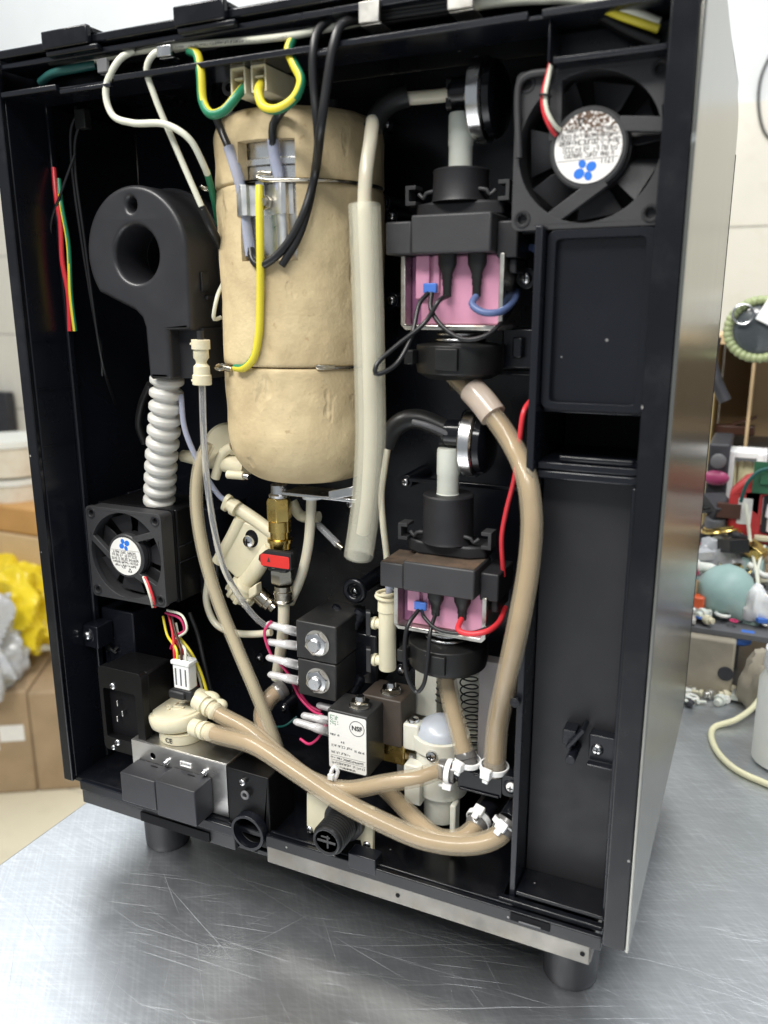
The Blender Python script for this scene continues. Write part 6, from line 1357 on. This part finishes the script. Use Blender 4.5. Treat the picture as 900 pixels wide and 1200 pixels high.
# ---- low things at the left, on the floor two metres away
def FL(px, py): return AZ(px, py, FZ)
bq = FL(30, 930); by_ = bq.y
bx1 = A(78, 860, by_).x; bx0 = bx1-520
ztb = A(40, 792, by_).z
bxo = thing('cardboard_box', 'brown cardboard box with taped labels standing on the tiled floor', 'box', ((bx0+bx1)/2, by_+150, FZ+1))
ca, sa = math.cos(.55), math.sin(.55)
Ub, Vb = Vector((ca, sa, 0)), Vector((-sa, ca, 0)); cn = FL(44, 928)+Z*1
hb = ztb-FZ-62
finish('carton', MB().obox(cn-Ub*260+Vb*130+Z*hb/2, Ub, Vb, Z, 260, 130, hb/2).obox(cn+Ub*75+Vb*130+Z*hb/2*.98, Ub, Vb, Z, 74, 129, hb/2*.98), M['card'], bxo, 6)
for k_, (u_, z_, w_, h_) in enumerate(((-45, .60, 30, 22), (-105, .56, 26, 34))):
    finish('paper_sticker', MB().obox(cn+Ub*u_+Vb*-.6+Z*hb*z_, Ub, Vb, Z, w_, .4, h_), M['label'], bxo)
zx = A(20, 700, by_).z
solo('plastic_bag', crumpled(cn-Ub*190+Vb*100+Z*(hb+2), 200, 140, 200, 2.3, 60, .42, .35), M['film'], 'crumpled clear plastic bag on the cardboard box', 'bag')
ycb = A(45, 742, by_+100)
solo('yellow_bag', crumpled((A(22, 742, by_+160).x-60, by_+190, A(40, 758, by_+160).z), 210, 150, 150, 5.1, 60, .42, .45), M['yellowbag'], 'glossy yellow bag squeezed under the wooden boards', 'bag')
dsh = by_+260
def slab(name, py0, py1, m, label, cat, x1px, dd=0, bevel=6):
    return solo(name, MB().box(A(20, py0, dsh+dd).x-500, A(x1px, (py0+py1)/2, dsh+dd).x, dsh+dd, dsh+dd+360, A(30, py1, dsh+dd).z, A(30, py0, dsh+dd).z), m, label, cat, None, bevel)
slab('wooden_board', 628, 672, M['wood'], 'thick pale wooden board above the yellow bag', 'board', 130)
slab('wooden_board', 596, 627, M['woodorange'], 'orange brown wooden board lying under the white tubs', 'board', 140)
for i, (px, py0, py1, r_, lb) in enumerate(((18, 556, 595, 95, 'lower white tub standing on the wooden boards'), (12, 512, 554, 110, 'upper white tub stacked on the lower tub'))):
    c = A(px, (py0+py1)/2, dsh+100); z0_, z1_ = A(px, py1-1, dsh+100).z, A(px, py0, dsh+100).z
    t_ = thing('white_tub', lb, 'tub', (c.x, c.y, z0_), 'white tubs at the wall')
    finish('body', MB().lathe((c.x, c.y, z0_), Z, [(0, r_*.9), (2, r_*.93), ((z1_-z0_)*.8, r_), ((z1_-z0_)*.8+1, r_*1.04)], 40), M['tub'] if 'tub' in M else M['white'], t_)
    finish('lid', MB().lathe((c.x, c.y, z0_+(z1_-z0_)*.82), Z, [(0, r_*1.05), ((z1_-z0_)*.17, r_*1.05), ((z1_-z0_)*.175, .5)], 40), M['jar'], t_)
solo('dark_board', MB().box(A(0, 480, WY-60).x-300, A(9, 485, WY-60).x, WY-60, WY-20, A(2, 508, WY-60).z, A(2, 460, WY-60).z), M['dark'], 'dark flat panel against the tiled wall beyond the tubs', 'panel', None, 4)

# more odds and ends heaped on the tray and against the cabinet
random.seed(33)
heap = [('plastic_elbow', 'elbow'), ('short_hose', 'hose'), ('small_box', 'box'), ('cable_coil', 'cable'), ('plastic_disc', 'disc')]
hues = [('black', 'dark'), ('white', 'jar'), ('grey', 'lightgrey'), ('beige', 'cream'), ('dark', 'rubber'), ('steel', 'steel'), ('crimson', 'w_crimson'), ('brown', 'w_brown'), ('tan', 'card'), ('blue grey', 'rubberblue'), ('brass', 'brass'), ('clear', 'film')]
for r_ in range(12):
    for q in range(5):
        nm, ct = heap[q]; cn, m_ = hues[(r_+q*2) % len(hues)]
        px = random.uniform(802, 898); d_ = sy+random.uniform(40, 135); x = A(px, 700, d_).x; z = zt1+6+random.uniform(2, 95)*((d_-sy)/135)**1.2; s = random.uniform(6, 12)
        a = random.uniform(0, 6.3); U_ = Vector((math.cos(a), math.sin(a)*.6, random.uniform(-.4, .4))).normalized(); V_ = perp(U_)[0]; W_ = U_.cross(V_); c = Vector((x, d_, z)); mb = MB()
        if q == 0: mb.tube([c-U_*s*1.3, c, c+V_*s*1.2], s*.45, n=14).ring(c-U_*s*1.3, U_, s*.5, s*.16, 18, 6)
        elif q == 1: mb.tube([c-U_*s*2, c+W_*s*.5, c+U_*s*1.5-W_*s*.4], s*.35, n=12)
        elif q == 2: mb.obox(c, U_, V_, W_, s*1.2, s*.9, s*.6)
        elif q == 3:
            mb.tube([c+(U_*math.cos(t*.7)+V_*math.sin(t*.7))*s*(1.2+.03*t)+W_*t*.3 for t in range(20)], s*.13, n=8)
        else: mb.lathe(c, W_, [(0, s*.9), (s*.5, s), (s*.9, s*.9), (s*.95, s*.3)], 20)
        solo(nm, mb, M[m_], '%s %s in the heap behind the blower bulb' % (cn, {'elbow': 'plastic elbow', 'hose': 'short hose piece', 'box': 'small box', 'cable': 'coiled thin cable', 'disc': 'round disc'}[ct]), ct, cn+' '+ct+' pieces in the heap', .4 if q == 2 else 0)
